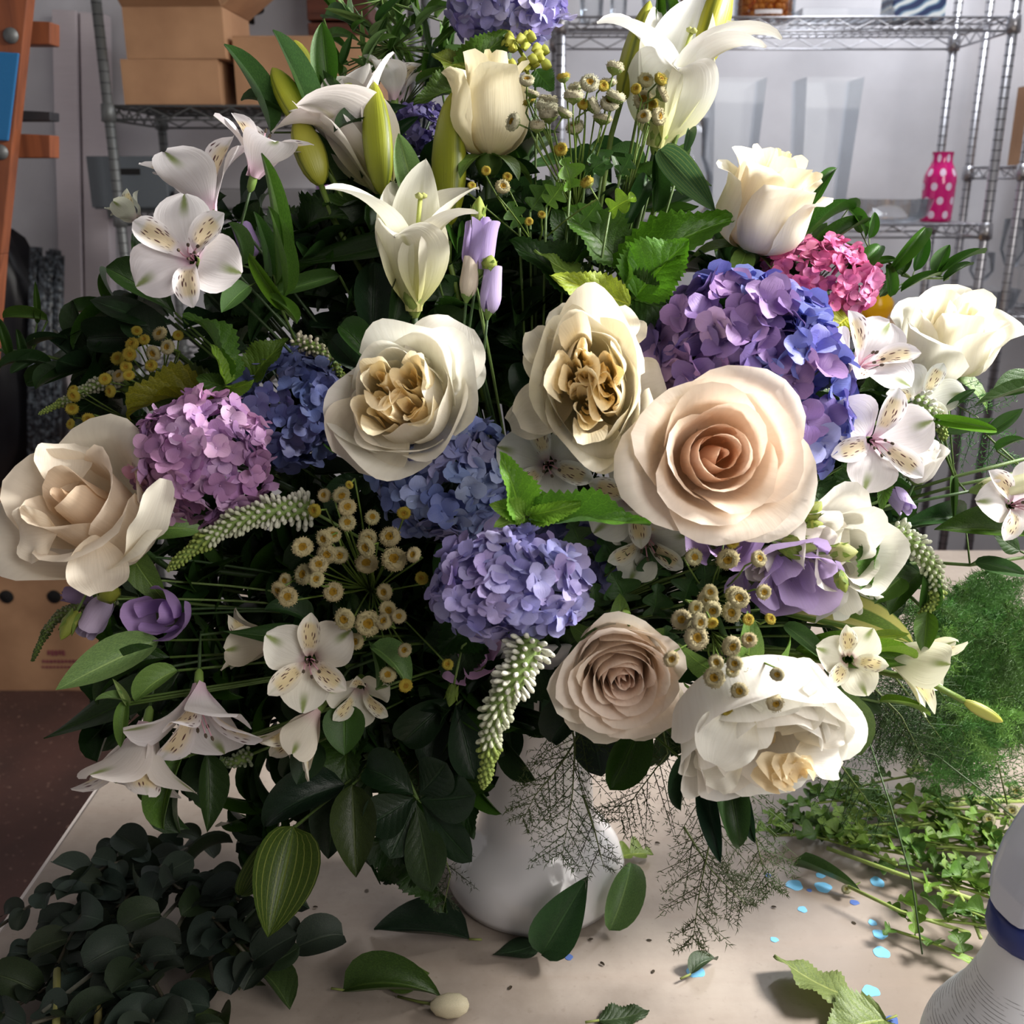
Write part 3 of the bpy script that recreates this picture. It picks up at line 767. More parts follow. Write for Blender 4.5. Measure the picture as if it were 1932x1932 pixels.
# ---- glass and things on the right rack
def glass(name='clear_glass', tint=(1, 1, 1, 1)):
    t = NT(name); tr = t.n('BsdfTransparent', {'Color': (.975, .982, .986, 1)}); gl = t.n('BsdfGlossy', {'Roughness': .03, 'Color': (.9, .93, .96, 1)})
    lw = t.n('LayerWeight', {'Blend': .22}); mx = t.n('MixShader', {0: t.math('MULTIPLY', (lw, 0), .75), 1: tr, 2: gl})
    t.t.links.new(mx.outputs[0], t.out.inputs[0]); return t.m
M['glass'] = glass()
def shelfpt(u, z, y):
    "x of photo column u for a point at height z, distance y"
    dz = z-CAMZ; d = y*math.cos(PITCH)-dz*math.sin(PITCH); return (u-966)/1932*d
def vessel(name, x, y, z, prof, n, label, cat, mat=None, group=None, rot=0.0, t=.003, smooth=True, sy=1.0):
    inner = [(max(.0005, r-t), zz+(t*1.5 if i == 0 else 0)) for i, (r, zz) in enumerate(prof)][::-1]
    pr = [(.0005, prof[0][1])] + prof + inner + [(.0005, prof[0][1]+t*1.5)]
    m = Matrix.Translation((x, y, z)) @ Matrix.Rotation(rot, 4, 'Z') @ Matrix.Diagonal((1, sy, 1, 1))
    return tag(link(name, MB().lathe(pr, n).mesh(name, mat or M['glass'], smooth), m), label, cat, group)
zt = Z2+.004
def vx(u, z=1.6, y=3.0): return shelfpt(u, z, y)
vessel('glass_vase', vx(1545), 3.0, zt, [(.085, 0), (.108, .37)], 4, 'tall square clear glass vase flaring upward, beside the round dish', 'vase', rot=PI/4, smooth=False)
vessel('glass_vase', vx(1385), 3.06, zt, [(.075, 0), (.10, .375)], 4, 'tall square clear glass vase behind the open white lily', 'vase', rot=PI/4, smooth=False)
vessel('glass_jar', vx(1290), 2.96, zt, [(.05, 0), (.075, .04), (.075, .12), (.052, .17), (.055, .27)], 28, 'round-bodied clear glass jar with a cylinder neck behind the ribbed leaf', 'jar')
vessel('glass_dish', vx(1683, 1.48, 2.93), 2.97, zt, [(.075, 0), (.105, .018), (.118, .062)], 40, 'shallow clear glass dish in front of the pink bottle', 'dish')
def pinkmat():
    t = NT('pink_dotted_glaze'); tc = t.n('TexCoord')
    uv = t.n('UVMap'); mp = t.n('Mapping', {'Vector': uv, 'Scale': (7.0, 5.0, 1.0)}); sp = t.n('SeparateXYZ', {0: mp})
    row = t.math('FLOOR', (sp, 1)); odd = t.math('MULTIPLY', t.math('MODULO', row, 2.0), .5)
    fx = t.math('SUBTRACT', t.math('FRACT', t.math('ADD', (sp, 0), odd)), .5); fy = t.math('SUBTRACT', t.math('FRACT', (sp, 1)), .5)
    dd = t.math('ADD', t.math('POWER', t.math('MULTIPLY', fx, 1.0), 2.0), t.math('POWER', t.math('MULTIPLY', fy, .82), 2.0))
    f = t.math('LESS_THAN', dd, .052)
    return t.fin(t.mix(f, S(214, 22, 122), S(240, 214, 236)), .15, spec=.6, Coat_Weight=.5)
pb = [(.0, 0), (.040, 0), (.043, .004), (.0435, .05), (.045, .105), (.043, .125), (.034, .145), (.028, .157), (.0275, .175), (.029, .186), (.026, .186), (.025, .16), (.03, .14), (0, .13)]
def resample(pr, n):
    a = np.array(pr, float); s = np.r_[0, np.cumsum(np.hypot(*np.diff(a, axis=0).T))]; q = np.linspace(0, s[-1], n)
    return list(zip(np.interp(q, s, a[:, 0]), np.interp(q, s, a[:, 1])))
def uvz(mb, zmax): 
    return mb
mbp = MB().lathe(resample(pb[1:10], 30), 40); mbp.uvs[-1][:, 1] = np.clip(mbp.v[-1][:, 2]/.186*.99, 0, .999)
pk = thing('dotted_bottle', (vx(1776, 1.55, 3.0), 3.02, zt), 'small pink ceramic bottle with white polka dots on the chrome rack', 'bottle')
link('bottle_body', mbp.mesh('bottle_body', pinkmat()), None, pk)
link('bottle_neck_inside', MB().lathe([(.029, .186), (.0255, .186), (.024, .165), (.03, .14), (0, .13)], 30).mesh('bottle_neck_inside', mat_plain('pink_glaze', S(170, 20, 96), .3)), None, pk)
link('bottle_bottom', MB().lathe([(.04, 0), (.0005, .001)], 30).mesh('bottle_bottom', mat_plain('pink_base', S(170, 20, 96), .4)), None, pk)
z1 = Z1+.004
def tx(u, y=2.98): return shelfpt(u, 2.0, y)
for k, (u, r, lb) in enumerate([(1117, .036, 'clear glass tumbler nearest the left post of the chrome rack top'), (1168, .026, 'narrow clear glass between two tumblers on the rack top'), (1238, .042, 'wide clear glass tumbler left of the basket')]):
    vessel('glass_tumbler', tx(u), 3.0, z1, [(r*.8, 0), (r, .12)], 26, lb, 'glass', group=None)
# basket
mb = MB()
for k in range(14):
    z = .006+k*.009; rr_ = .040+.012*k/14
    mb.tube([((rr_+.0022*math.cos(j*PI+k*PI))*math.cos(j*2*PI/28), (rr_+.0022*math.cos(j*PI+k*PI))*math.sin(j*2*PI/28), z) for j in range(29)], .0045, 6)
bk = thing('wicker_basket', (tx(1320), 3.0, z1), 'small brown wicker basket on top of the chrome rack', 'basket')
link('woven_rows', mb.mesh('woven_rows', wood_mat('wicker', S(128, 96, 76), S(196, 166, 140), (60, 60, 200))), None, bk)
mb = MB()
for k in range(28): a = k*2*PI/28; mb.tube([(.039*math.cos(a), .039*math.sin(a), 0), (.053*math.cos(a), .053*math.sin(a), .13)], .0025, 5)
tag(link('stakes', mb.mesh('stakes', wood_mat('wicker_stake', S(110, 84, 66), S(150, 120, 96))), None, bk), kind='stuff')
link('basket_base', MB().lathe([(.0005, 0), (.041, 0), (.041, .004), (.0005, .004)], 28).mesh('basket_base', M['board']), None, bk)
# snack jar
jr = vessel('snack_jar', tx(1442), 2.98, z1, [(.074, 0), (.079, .01), (.079, .16), (.06, .19)], 40, 'clear plastic jar packed with round orange snacks on the rack top', 'jar', t=.0015)
for k in range(190):
    q = rnd.random()**.5; a = k*2.39996; lay = k//24; rr_ = .064*(q if k % 3 == 0 else .97)
    if k == 0: SN = [MB().lathe([(.0002, -.0095), (.006, -.0078), (.0098, -.002), (.0092, .004), (.005, .0088), (.0002, .0095)], 9, rfun=lambda a, f: 1+.08*math.sin(3*a)).mesh('snack', mat_plain('orange_snack', S(214, 130, 40), .6, scale=120, var=.35))]
    link('snack', SN[0], WM[jr.name] @ Matrix.Translation((rr_*math.cos(a), rr_*math.sin(a), .015+.016*lay)) @ Matrix.Rotation(k, 4, 'X'), jr)
fl = link('jar_label', MB().grid([(.0798*math.cos(a), .0798*math.sin(a), z) for z in (.012, .022) for a in np.linspace(-2.1, -1.2, 12)], 2, 12).mesh('jar_label', mat_plain('white_print', S(235, 228, 226), .4)), WM[jr.name], jr)
# clear tray + wave box
ty = thing('clear_tray', (tx(1585), 2.98, z1), 'flat clear plastic tray between snack jar and blue patterned box', 'tray')
link('tray_shell', bevel(MB().box(-.12, -.07, 0, .12, .07, .003).box(-.12, -.07, .003, -.117, .07, .026).box(.117, -.07, .003, .12, .07, .026).box(-.117, -.07, .003, .117, -.067, .026).box(-.117, .067, .003, .117, .07, .026).mesh('tray_shell', M['glass'], False), .0006, 1), None, ty)
def wavemat():
    t = NT('blue_swirl_print'); tc = t.n('TexCoord'); mp = t.n('Mapping', {'Vector': (tc, 'Object'), 'Scale': (9.0, 9.0, 9.0), 'Rotation': (0, .6, 0), 'Location': (.3, 0, .8)})
    wv = t.n('TexWave', {'Vector': mp, 'Scale': 1.3, 'Distortion': 6.0, 'Detail': 2.0, 'Detail Scale': .8}, wave_type='RINGS')
    a = t.mix(t.ramp((wv, 1), .25, .55), S(34, 52, 96), S(120, 152, 178)); return t.fin(t.mix(t.ramp((wv, 1), .72, .86), a, S(226, 232, 232)), .4)
tag(link('patterned_box', bevel(MB().box(-.069, -.05, 0, .069, .05, .16).mesh('patterned_box', wavemat(), False), .003), Matrix.Translation((tx(1721), 2.98, z1))), 'small box printed with blue and white swirls on the rack top', 'box')
# yellow pot on the board
zb = Z3+.041
vessel('yellow_pot', shelfpt(1653, 1.24, 2.93), 2.93, zb, [(.030, 0), (.034, .008), (.046, .03), (.047, .05), (.036, .07), (.035, .078), (.039, .094)], 32, 'shiny yellow glazed pot on the brown board', 'pot', mat_plain('yellow_glaze', S(244, 186, 8), .2, var=.05), t=.004)
# glassware far right
def wine(u, y, z, lb, h=.2, r=.036):
    x = shelfpt(u, z+.1, y); pr = [(.0005, 0), (r*.9, .001), (r*.9, .003), (.005, .010), (.0035, .02), (.0035, h*.45), (r*.55, h*.52), (r, h*.68), (r*.92, h), (r*.90, h), (r*.95, h*.68), (r*.5, h*.54), (.0005, h*.50)]
    return tag(link('wine_glass', MB().lathe(pr, 28).mesh('wine_glass', M['glass']), Matrix.Translation((x, y, z))), lb, 'glass')
wine(1903, 3.12, 1.205, 'clear stemmed glass at the right edge nearest the chrome post', .27)
wine(1850, 3.2, 1.205, 'shorter clear stemmed glass behind the top right white rose', .17)
wine(1925, 3.28, 1.205, 'clear stemmed glass partly cut by the right edge of the view', .24)
vessel('glass_bowl', shelfpt(1880, 1.24, 3.05), 3.1, zb-.0+.0 if 0 else 1.205, [(.04, 0), (.07, .02), (.085, .07)], 34, 'clear glass bowl low on the second rack at the right edge', 'bowl')

# ---- cardboard boxes
def card(name, dark=1.0):
    t = NT(name); tc = t.n('TexCoord'); nz = t.n('TexNoise', {'Vector': (tc, 'Object'), 'Scale': 6.0, 'Detail': 6.0})
    mp = t.n('Mapping', {'Vector': (tc, 'Object'), 'Scale': (260.0, 260.0, 1.0)}); n2 = t.n('TexNoise', {'Vector': mp, 'Scale': 1.0})
    c = t.mix(t.ramp(nz, .3, .75), tuple(x*dark for x in S(158, 118, 86)[:3])+(1,), tuple(x*dark for x in S(184, 142, 106)[:3])+(1,)); return t.fin(c, .75, bump=n2, bs=.12)
M['card'] = card('cardboard')
M['holeink'] = mat_plain('dark_hole', S(14, 12, 12), .9); M['redink'] = mat_plain('red_print', S(136, 70, 78), .7)
def cbox(label, x0, x1, y0, y1, z0, z1, flaps=(), name='cardboard_box', rot=0.0):
    c = Vector(((x0+x1)/2, (y0+y1)/2, z0)); r = thing(name, c, label, 'box'); a, b, h = (x1-x0)/2, (y1-y0)/2, z1-z0; t = .004
    base = WM[r.name] @ Matrix.Rotation(rot, 4, 'Z')
    for nm, q in (('front_panel', (-a, -b, 0, a, -b+t, h)), ('back_panel', (-a, b-t, 0, a, b, h)), ('side_panel', (-a, -b+t, 0, -a+t, b-t, h)), ('side_panel', (a-t, -b+t, 0, a, b-t, h)), ('bottom_panel', (-a+t, -b+t, 0, a-t, b-t, t))):
        link(nm, MB().box(*q).mesh(nm, M['card'], False), base, r)
    for side, ang in flaps:
        m = base
        if side == 'l': m = base @ Matrix.Translation((-a, 0, h)) @ Matrix.Rotation(ang, 4, 'Y'); q = (0, -b, 0, a*.95, b, t)
        if side == 'r': m = base @ Matrix.Translation((a, 0, h)) @ Matrix.Rotation(-ang, 4, 'Y'); q = (-a*.95, -b, 0, 0, b, t)
        if side == 'f': m = base @ Matrix.Translation((0, -b, h)) @ Matrix.Rotation(-ang, 4, 'X'); q = (-a, 0, 0, a, b*.95, t)
        if side == 'b': m = base @ Matrix.Translation((0, b, h)) @ Matrix.Rotation(ang, 4, 'X'); q = (-a, -b*.95, 0, a, 0, t)
        link('flap', MB().box(*q).mesh('flap', M['card'], False), m, r)
    return r
ls = 1.761
cbox('closed brown cardboard box at the bottom of the stack on the left rack', -.965, -.725, 2.74, 3.0, ls, ls+.10, (('f', 0), ('b', 0)))
cbox('open brown cardboard box with raised flaps on top of the stack', -.945, -.70, 2.74, 2.98, ls+.105, ls+.225, (('f', -2.6), ('r', -2.5), ('b', -1.9)), rot=-.03)
cbox('wide brown cardboard box behind the lily buds on the left rack', -.69, -.34, 2.76, 3.04, ls, ls+.155, (('f', 0), ('b', 0)))
cbox('tall dark brown cardboard box standing behind the top greenery', -.52, -.27, 3.05, 3.1+.02, ls+.19, ls+.5, (('f', 0), ('b', 0))) if 0 else None
cbox('brown cardboard box on the second rack at the right edge', 1.53, 1.85, 3.06, 3.34, 1.626, 1.626+.22, (('f', 0), ('b', 0)))
fb = cbox('large floor-standing cardboard carton with round hand holes at the left edge', -1.93, -1.27, 3.0, 3.40, 0, .66, (('f', .0), ('b', .0)))
for u in (10, 100):
    xx = shelfpt(u, .36, 3.0); link('hand_hole', MB().lathe([(.022, -.0005), (.022, .002), (.0005, .002)], 24).mesh('hand_hole', M['holeink']), Matrix.Translation((xx, 2.999, .33)) @ Matrix.Rotation(PI/2, 4, 'X'), fb)
for k, (xx, zz, w_, h_) in enumerate([(-1.46, .135, .07, .018), (-1.45, .105, .13, .010), (-1.46, .085, .12, .006), (-1.33, .098, .07, .008), (-1.30, .13, .05, .014)]):
    mb = MB(); n = int(w_/.012)
    for j in range(n): mb.box(xx-w_/2+j*.012, 2.9975, zz-h_/2*(1 if j % 3 else .7), xx-w_/2+j*.012+.008, 2.9995, zz+h_/2)
    tag(part('faded_red_print', mb, M['redink'], fb), kind=None)

# ---- left side clutter
def alu():
    t = NT('brushed_aluminium'); mp = t.n('Mapping', {'Vector': (t.n('TexCoord'), 'Object'), 'Scale': (2.0, 2.0, 60.0)}); nz = t.n('TexNoise', {'Vector': mp, 'Scale': 4.0, 'Detail': 4.0})
    return t.fin(t.mix(nz, S(206, 196, 200), S(222, 212, 216)), .5, metal=.1, bump=nz, bs=.08)
M['alu'] = alu()
def hp(u, v, y):
    q = CB @ Vector(((u-966)/1932, -(v-966)/1932, -1)); return CL + q*(y/q.y)
# metal ladder folded and leaning: two channel rails
ml = thing('metal_ladder', (hp(150, 600, 3.41).x, 3.41, 0), 'tall pale aluminium ladder with two flat rails at the left', 'ladder')
def slab(name, parent, pts4, dep, mat):
    "prism: four corners facing the viewer, thickness dep away from the viewer"
    pl = WM[parent.name].translation; A = [Vector(p)-pl for p in pts4]; B = [p+Vector((0, dep, 0)) for p in A]
    mb = MB().add(A+B, [(0, 1, 2, 3), (7, 6, 5, 4), (0, 4, 5, 1), (1, 5, 6, 2), (2, 6, 7, 3), (3, 7, 4, 0)])
    return link(name, bevel(mb.mesh(name, mat, False), .002), Matrix.Translation(pl), parent)
Yr = 3.41
slab('rail', ml, [hp(97, 17, Yr), hp(143, 20, Yr), hp(166, 1150, Yr), hp(128, 1150, Yr)], .06, M['alu'])
slab('rail', ml, [hp(150, 22, Yr+.01), hp(196, 26, Yr+.01), hp(222, 1150, Yr+.01), hp(172, 1150, Yr+.01)], .06, M['alu'])
slab('rail_gap_shade', ml, [hp(141, 24, Yr+.03), hp(152, 24, Yr+.03), hp(175, 1150, Yr+.03), hp(164, 1150, Yr+.03)], .02, M['iron'])  # dark strip standing in for the shade in the gap between the rails
mb = MB()
for x_, u in ((0, 128), (1, 196)):
    q0 = hp(u, 1140, Yr+.03); q1 = Vector((q0.x, q0.y, 0)); pass
slab('ladder_foot', ml, [hp(128, 1145, Yr+.02), hp(222, 1145, Yr+.02), Vector((hp(222, 1145, Yr).x, Yr+.02, .0)), Vector((hp(128, 1145, Yr).x, Yr+.02, .0))], .05, M['alu'])
for v in (390, 800): slab('bracket', ml, [hp(196, v-22, Yr-.01), hp(216, v-22, Yr-.01), hp(224, v+22, Yr-.01), hp(204, v+22, Yr-.01)], .05, M['dull'])
# wooden ladder
M['orange'] = wood_mat('orange_brown_wood', S(104, 56, 34), S(136, 76, 46), (20, 20, 2))
wl = thing('wooden_ladder', (hp(20, 400, 1.9).x, 1.95, 0), 'orange-brown wooden ladder with blue tape leaning at the left edge', 'ladder')
slab('rail', wl, [hp(-30, -60, 1.9), hp(58, -60, 1.9), hp(2, 480, 1.9), hp(-80, 480, 1.9)], .03, M['orange'])
slab('rail', wl, [hp(-80, 480, 1.9), hp(2, 480, 1.9), hp(-60, 1300, 1.9), hp(-140, 1300, 1.9)], .03, M['orange'])
for v0, v1 in ((38, 84), (208, 228), (252, 298)): slab('rung', wl, [hp(30, v0, 1.96), hp(95, v0+3, 1.96), hp(95, v1, 1.96), hp(24, v1, 1.96)], .04, M['orange'] if v0 != 208 else M['iron'])
slab('blue_tape', wl, [hp(-20, 96, 1.893), hp(35, 100, 1.893), hp(15, 266, 1.893), hp(-40, 262, 1.893)], .006, mat_plain('blue_tape_film', S(26, 96, 146), .5))
for (u, v) in ((21, 67), (2, 287)): link('bolt', MB().lathe([(.013, 0), (.012, .004), (.0005, .005)], 16).mesh('bolt', M['dull']), Matrix.Translation(hp(u, v, 1.899)) @ Matrix.Rotation(PI/2, 4, 'X'), wl)
# grey bins, papers, black bags, plastic bundle
bn = thing('grey_bin', (shelfpt(272, 1.58, 2.9), 2.9, 1.51), 'slate grey plastic bin on the left rack below the cardboard boxes', 'bin')
mb = MB().box(-.10, -.14, 0, .10, .14, .005)
link('bin_shell', bevel(MB().box(-.095, -.12, 0, .095, .12, .004).box(-.10, -.125, .004, .10, -.12, .13).box(-.10, .12, .004, .10, .125, .13).box(-.10, -.12, .004, -.095, .12, .13).box(.095, -.12, .004, .10, .12, .13).mesh('bin_shell', mat_plain('slate_plastic', S(86, 92, 98), .5), False), .001, 1), None, bn)
link('handle_slot', bevel(MB().box(-.03, -.1275, .085, .035, -.124, .10).mesh('handle_slot', M['holeink'], False), .0008), None, bn)
bn2 = thing('grey_tray', (shelfpt(470, 1.58, 2.9), 2.9, 1.51), 'low grey plastic tray on the left rack beside the alstroemeria', 'tray')
link('tray_shell', bevel(MB().box(-.17, -.12, 0, .17, .12, .05).mesh('tray_shell', mat_plain('grey_plastic', S(110, 108, 110), .5), False), .006), None, bn2)
def lump(name, c, rad, seed, mat, label, cat, n=26, sq=1.0):
    rr = random.Random(seed); ph = [rr.uniform(0, 6) for _ in range(6)]
    prof = [(math.sin(PI*i/16)**sq if 0 < i < 16 else .001, -math.cos(PI*i/16)) for i in range(17)]
    mb = MB().lathe(prof, n)
    v = mb.v[-1]; th = np.arctan2(v[:, 1], v[:, 0]); z = v[:, 2]
    k = 1+.10*np.sin(3*th+ph[0]+2*z)+.06*np.sin(7*th+5*z+ph[1])+.035*np.sin(13*th-9*z+ph[2])
    mb.v[-1] = v*k[:, None]*np.array(rad)
    return tag(link(name, mb.mesh(name, mat), Matrix.Translation(c)), label, cat)
M['blackbag'] = mat_plain('black_plastic', S(16, 16, 22), .35, var=.3)
c = hp(15, 640, 3.2); lump('black_bag', (c.x-.08, 3.2, .66+.395), (.22, .17, .40), 3, M['blackbag'], 'tall shiny black plastic bag standing on the big carton at the left edge', 'bag', sq=.5)
def bundle(label, u0, u1, v0, v1, y):
    r = thing('clear_plastic_bundle', hp((u0+u1)/2, v1, y), label, 'bundle'); pl = WM[r.name].translation
    for k in range(9):
        uu = u0+(u1-u0)*(k+.5)/9; a = hp(uu, v0+rnd.uniform(0, 30), y+rnd.uniform(0, .04)); b = hp(uu-6, v1, y+.02)
        tubeobj('roll', r, [a, a.lerp(b, .5)+Vector((rnd.uniform(-.004, .004), 0, 0)), b], .014, (1, 1, 1, 1), 8).data.materials[0] = M['wrap']
    return r
def wrapm():
    t = NT('crinkled_film'); nz = t.n('TexNoise', {'Vector': (t.n('TexCoord'), 'Object'), 'Scale': 70.0, 'Detail': 6.0}); return t.fin(t.mix(t.ramp(nz, .4, .7), S(26, 30, 36), S(96, 104, 112)), .15, bump=nz, bs=1.0, bd=.006)
M['wrap'] = wrapm()
bundle('tall bundle of crinkled clear film rolls beside the aluminium ladder', 62, 116, 460, 942, 3.06)
# pink violet carton behind the lily, dark hanging fabric at the top
tag(link('violet_bottle', MB().lathe([(.0005, 0), (.032, 0), (.033, .08), (.026, .13), (.014, .15), (.014, .17), (.0005, .17)], 24).mesh('violet_bottle', mat_plain('violet_plastic', S(186, 140, 206), .5)), Matrix.Translation((shelfpt(620, 1.56, 2.85), 2.85, 1.511))), 'soft violet plastic bottle on the left rack behind the lily leaves', 'bottle')
def drape(label, u0, u1, v0, v1, y, mat, seed):
    a = hp(u0, v0, y); b = hp(u1, v1, y); pts = []; nu, nv = 14, 26
    for i in range(nu):
        for j in range(nv):
            s_ = j/(nv-1); t_ = i/(nu-1); k = 1-.45*t_
            x = a.x+(b.x-a.x)*(.5+(s_-.5)*k); pts.append((x, y+.03*math.sin(s_*22+seed)+.004*t_, a.z+(b.z-a.z)*t_*(1-.25*(2*s_-1)**2)))
    me = MB().grid(pts, nu, nv).mesh('hanging_cloth', mat); o = link('hanging_cloth', me)
    md = o.modifiers.new('thick', 'SOLIDIFY'); md.thickness = .004
    return tag(o, label, 'cloth')
drape('black cloth hanging at the top edge above the boxes', 390, 530, -150, 45, 3.3, mat_plain('black_cloth', S(16, 12, 18), .8), 1)
db = thing('dark_red_crate', (shelfpt(640, 2.1, 3.3), 3.36, 1.9), 'dark red-brown wooden crate behind the top greenery', 'crate')
for k in range(5): link('slat', bevel(MB().box(-.09, -.10, k*.062, .09, .10, k*.062+.055).mesh('slat', M['redwood'] if 'redwood' in M else M.setdefault('redwood', wood_mat('dark_red_wood', S(76, 38, 26), S(110, 60, 42))), False), .003), WM[db.name] @ Matrix.Translation((0, 0, 0)), db)
tag(link('wall_shelf_block', bevel(MB().box(-.25, -.10, 0, .25, .12, .03).mesh('wall_shelf_block', M['board'], False), .003), Matrix.Translation((shelfpt(640, 1.9, 3.3), 3.36, 1.868))), 'brown wall shelf under the dark red crate', 'shelf')

# ---- spray bottle
sx, sy_, sz = .351, .565, TZ
sb = thing('spray_bottle', (sx, sy_, sz), 'white plastic spray bottle with a blue collar at the lower right corner', 'bottle')
def plast(name, c, rough=.4, lines=False):
    t = NT(name); nz = t.n('TexNoise', {'Vector': (t.n('TexCoord'), 'Object'), 'Scale': 300.0, 'Detail': 2.0})
    col = c
    if lines:
        sp = t.n('SeparateXYZ', {0: (t.n('TexCoord'), 'Object')})
        ln = t.math('GREATER_THAN', t.math('SINE', t.math('MULTIPLY', (sp, 2), 2400.0)), .86)
        bnd = t.math('MULTIPLY', t.math('GREATER_THAN', (sp, 2), .108), t.math('LESS_THAN', (sp, 2), .165))
        n2 = t.n('TexNoise', {'Vector': (t.n('TexCoord'), 'Object'), 'Scale': 90.0})
        col = t.mix(t.math('MULTIPLY', t.math('MULTIPLY', ln, bnd), t.ramp(n2, .4, .55)), c, S(120, 122, 128))
    return t.fin(col, rough, bump=nz, bs=.08, spec=.5)
bprof = [(.0005, 0), (.058, 0), (.062, .004), (.063, .07), (.0625, .095), (.060, .108), (.052, .124), (.043, .138), (.036, .155), (.031, .172), (.0285, .185), (.0275, .200), (.0005, .2)]
link('bottle_body', MB().lathe(resample(bprof, 46), 48).mesh('bottle_body', plast('white_hdpe', S(228, 231, 236), .45, True)), None, sb)
link('label_band', MB().lathe([(.0628, .012), (.0636, .012), (.0638, .072), (.0630, .0722)], 48).mesh('label_band', (lambda t: t.fin(t.mix(t.math('GREATER_THAN', t.math('SINE', t.math('MULTIPLY', t.math('ADD', (t.n('SeparateXYZ', {0: (t.n('TexCoord'), 'Object')}), 0), (t.n('SeparateXYZ', {0: (t.n('TexCoord'), 'Object')}), 2)), 420.0)), .8), S(44, 60, 128), S(200, 206, 224)), .4))(NT('blue_label_print'))), None, sb)
link('collar', MB().lathe([(.0285, .196), (.0318, .196), (.0323, .199), (.0318, .212), (.030, .214), (.02, .214)], 40, rfun=lambda a, f: 1+.012*math.sin(24*a)).mesh('collar', plast('blue_cap', S(40, 54, 118), .4)), None, sb)
side = [(-.030, .216), (.030, .216), (.031, .235), (.034, .255), (.052, .275), (.085, .285), (.085, .305), (.03, .308), (.005, .302), (-.012, .285), (-.024, .26), (-.030, .236)]
def head_mesh():
    mb = MB(); n = len(side); K = 7; pts = []
    for k in range(K):
        f = -1+2*k/(K-1); yy = .0225*f; q = (1-abs(f)**4*.16)
        for (x, z) in side: pts.append(((x-.01)*q+.01, yy, (z-.26)*q+.26))
    mb.grid(pts, K, n, True); mb.f.append(tuple(range(n))); mb.f.append(tuple((K-1)*n+k for k in range(n))[::-1]); return mb
hr = WM[sb.name] @ Matrix.Rotation(R(12), 4, 'Z')
link('spray_head', bevel(head_mesh().mesh('spray_head', plast('white_glossy_plastic', S(206, 212, 228), .3), False), .0012), hr, sb)
nz_ = link('nozzle', MB().lathe([(.0005, 0), (.012, 0), (.012, .016), (.006, .018), (.0005, .018)], 20).mesh('nozzle', plast('blue_nozzle', S(40, 54, 118), .4)), hr @ Matrix.Translation((.085, 0, .295)) @ Matrix.Rotation(PI/2, 4, 'Y'), sb)
tr = MB(); tr.tube([(.045, 0, .272), (.060, 0, .25), (.062, 0, .225), (.056, 0, .205)], [.007, .0065, .006, .005], 10)
link('trigger', tr.mesh('trigger', plast('white_trigger', S(206, 212, 228), .3)), hr, sb)
# ================================================================== THE BOUQUET
# ---- roses
rose(P(925, 185, .86), D(.03, 1, .18), .050, 'tall cream rose at the top of the bouquet, petals closed and seen from the side', S(250, 242, 212), 14, .42, 3, roll=.6, H=.086, inner=S(244, 232, 190), lip=2.2, flare=0, trim=.5)
rose(P(1452, 368, .84), D(.24, .78, .58), .055, 'creamy white rose at the upper right beside the chrome rack, half open', S(250, 244, 226), 18, .62, 5, roll=1.9, H=.086, inner=S(246, 226, 186), flare=2, lip=1.5, trim=.5)
rose(P(1800, 625, .88), D(-.02, .72, .62), .056, 'white rose farthest right, opening upward above the trailing greens', S(250, 248, 238), 14, .85, 11, roll=2.6, H=.074, inner=S(246, 236, 204), flare=14, lip=1.1, trim=.36)
rose(P(1350, 860, .72), D(.04, .03, 1), .062, 'large peach-centred rose facing the camera below the purple hydrangea', S(252, 242, 228), 19, .95, 8, roll=.3, H=.058, inner=S(255, 220, 192))
r5o, m5 = rose(P(165, 965, .78), D(-.25, .42, .85), .068, 'big blush cream rose at the far left with drooping lower petals', S(250, 242, 226), 11, 1.0, 21, roll=1.1, H=.086, inner=S(246, 218, 184), lip=1.0, flare=36)
GU = []
r6, m6 = rose(P(1172, 1262, .74), D(-.02, -.28, .95), .047, 'pale pink rose low in the centre under the periwinkle hydrangea', S(255, 243, 230), 30, .55, 13, roll=.9, H=.056, inner=S(255, 234, 220), flare=20)
for (a, q) in ((100, .5), (60, .4), (165, .55)):
    blade_petal(r6, m6 @ Matrix.Rotation(R(a), 4, 'Z') @ Matrix.Translation((0, .02, .006)), .052, .058, lambda t, q=q: R(75-80*t*q*2), 'rose', S(250, 244, 230), 'round', cup=.25, ruf=.002)
# ---- garden roses with quartered hearts
g1, mg1 = garden_rose(P(755, 752, .74), D(-.16, .10, 1), .045, 'round cream garden rose left of centre with a golden folded heart', S(250, 248, 238), S(255, 234, 182), 3, .4, flare=16, depth=1.2)
def guard(root, u, v, d, u2, v2, d2, w_, col, cup=.3, roll=0.0, seed=0, mat='garden', tw=0.0, bend=.6):
    a = P(u, v, d); b = P(u2, v2, d2); Y = b-a; L = Y.length; Y.normalize(); n = (CL-a).normalized(); Z = (n-Y*n.dot(Y)).normalized(); X = Y.cross(Z)
    m = Matrix.Translation(a) @ Matrix.Rotation(roll, 4, Y) @ Matrix((X, Y, Z)).transposed().to_4x4()
    return blade_petal(root, m, L*1.04, w_*(d+d2)/2/1932, lambda t: bend*(.5-t), mat, col, 'round', cup=cup, ruf=.0030, rf=15, nu=16, nv=13, seed=seed, twist=tw)
guard(g1, 800, 740, .775, 868, 612, .765, 165, S(240, 238, 230), seed=1)
guard(g1, 830, 740, .78, 890, 660, .77, 120, S(240, 238, 230), seed=5)
guard(g1, 740, 770, .76, 655, 868, .75, 190, S(244, 238, 222), seed=2)
guard(g1, 720, 730, .765, 632, 780, .755, 110, S(244, 238, 222), seed=7)
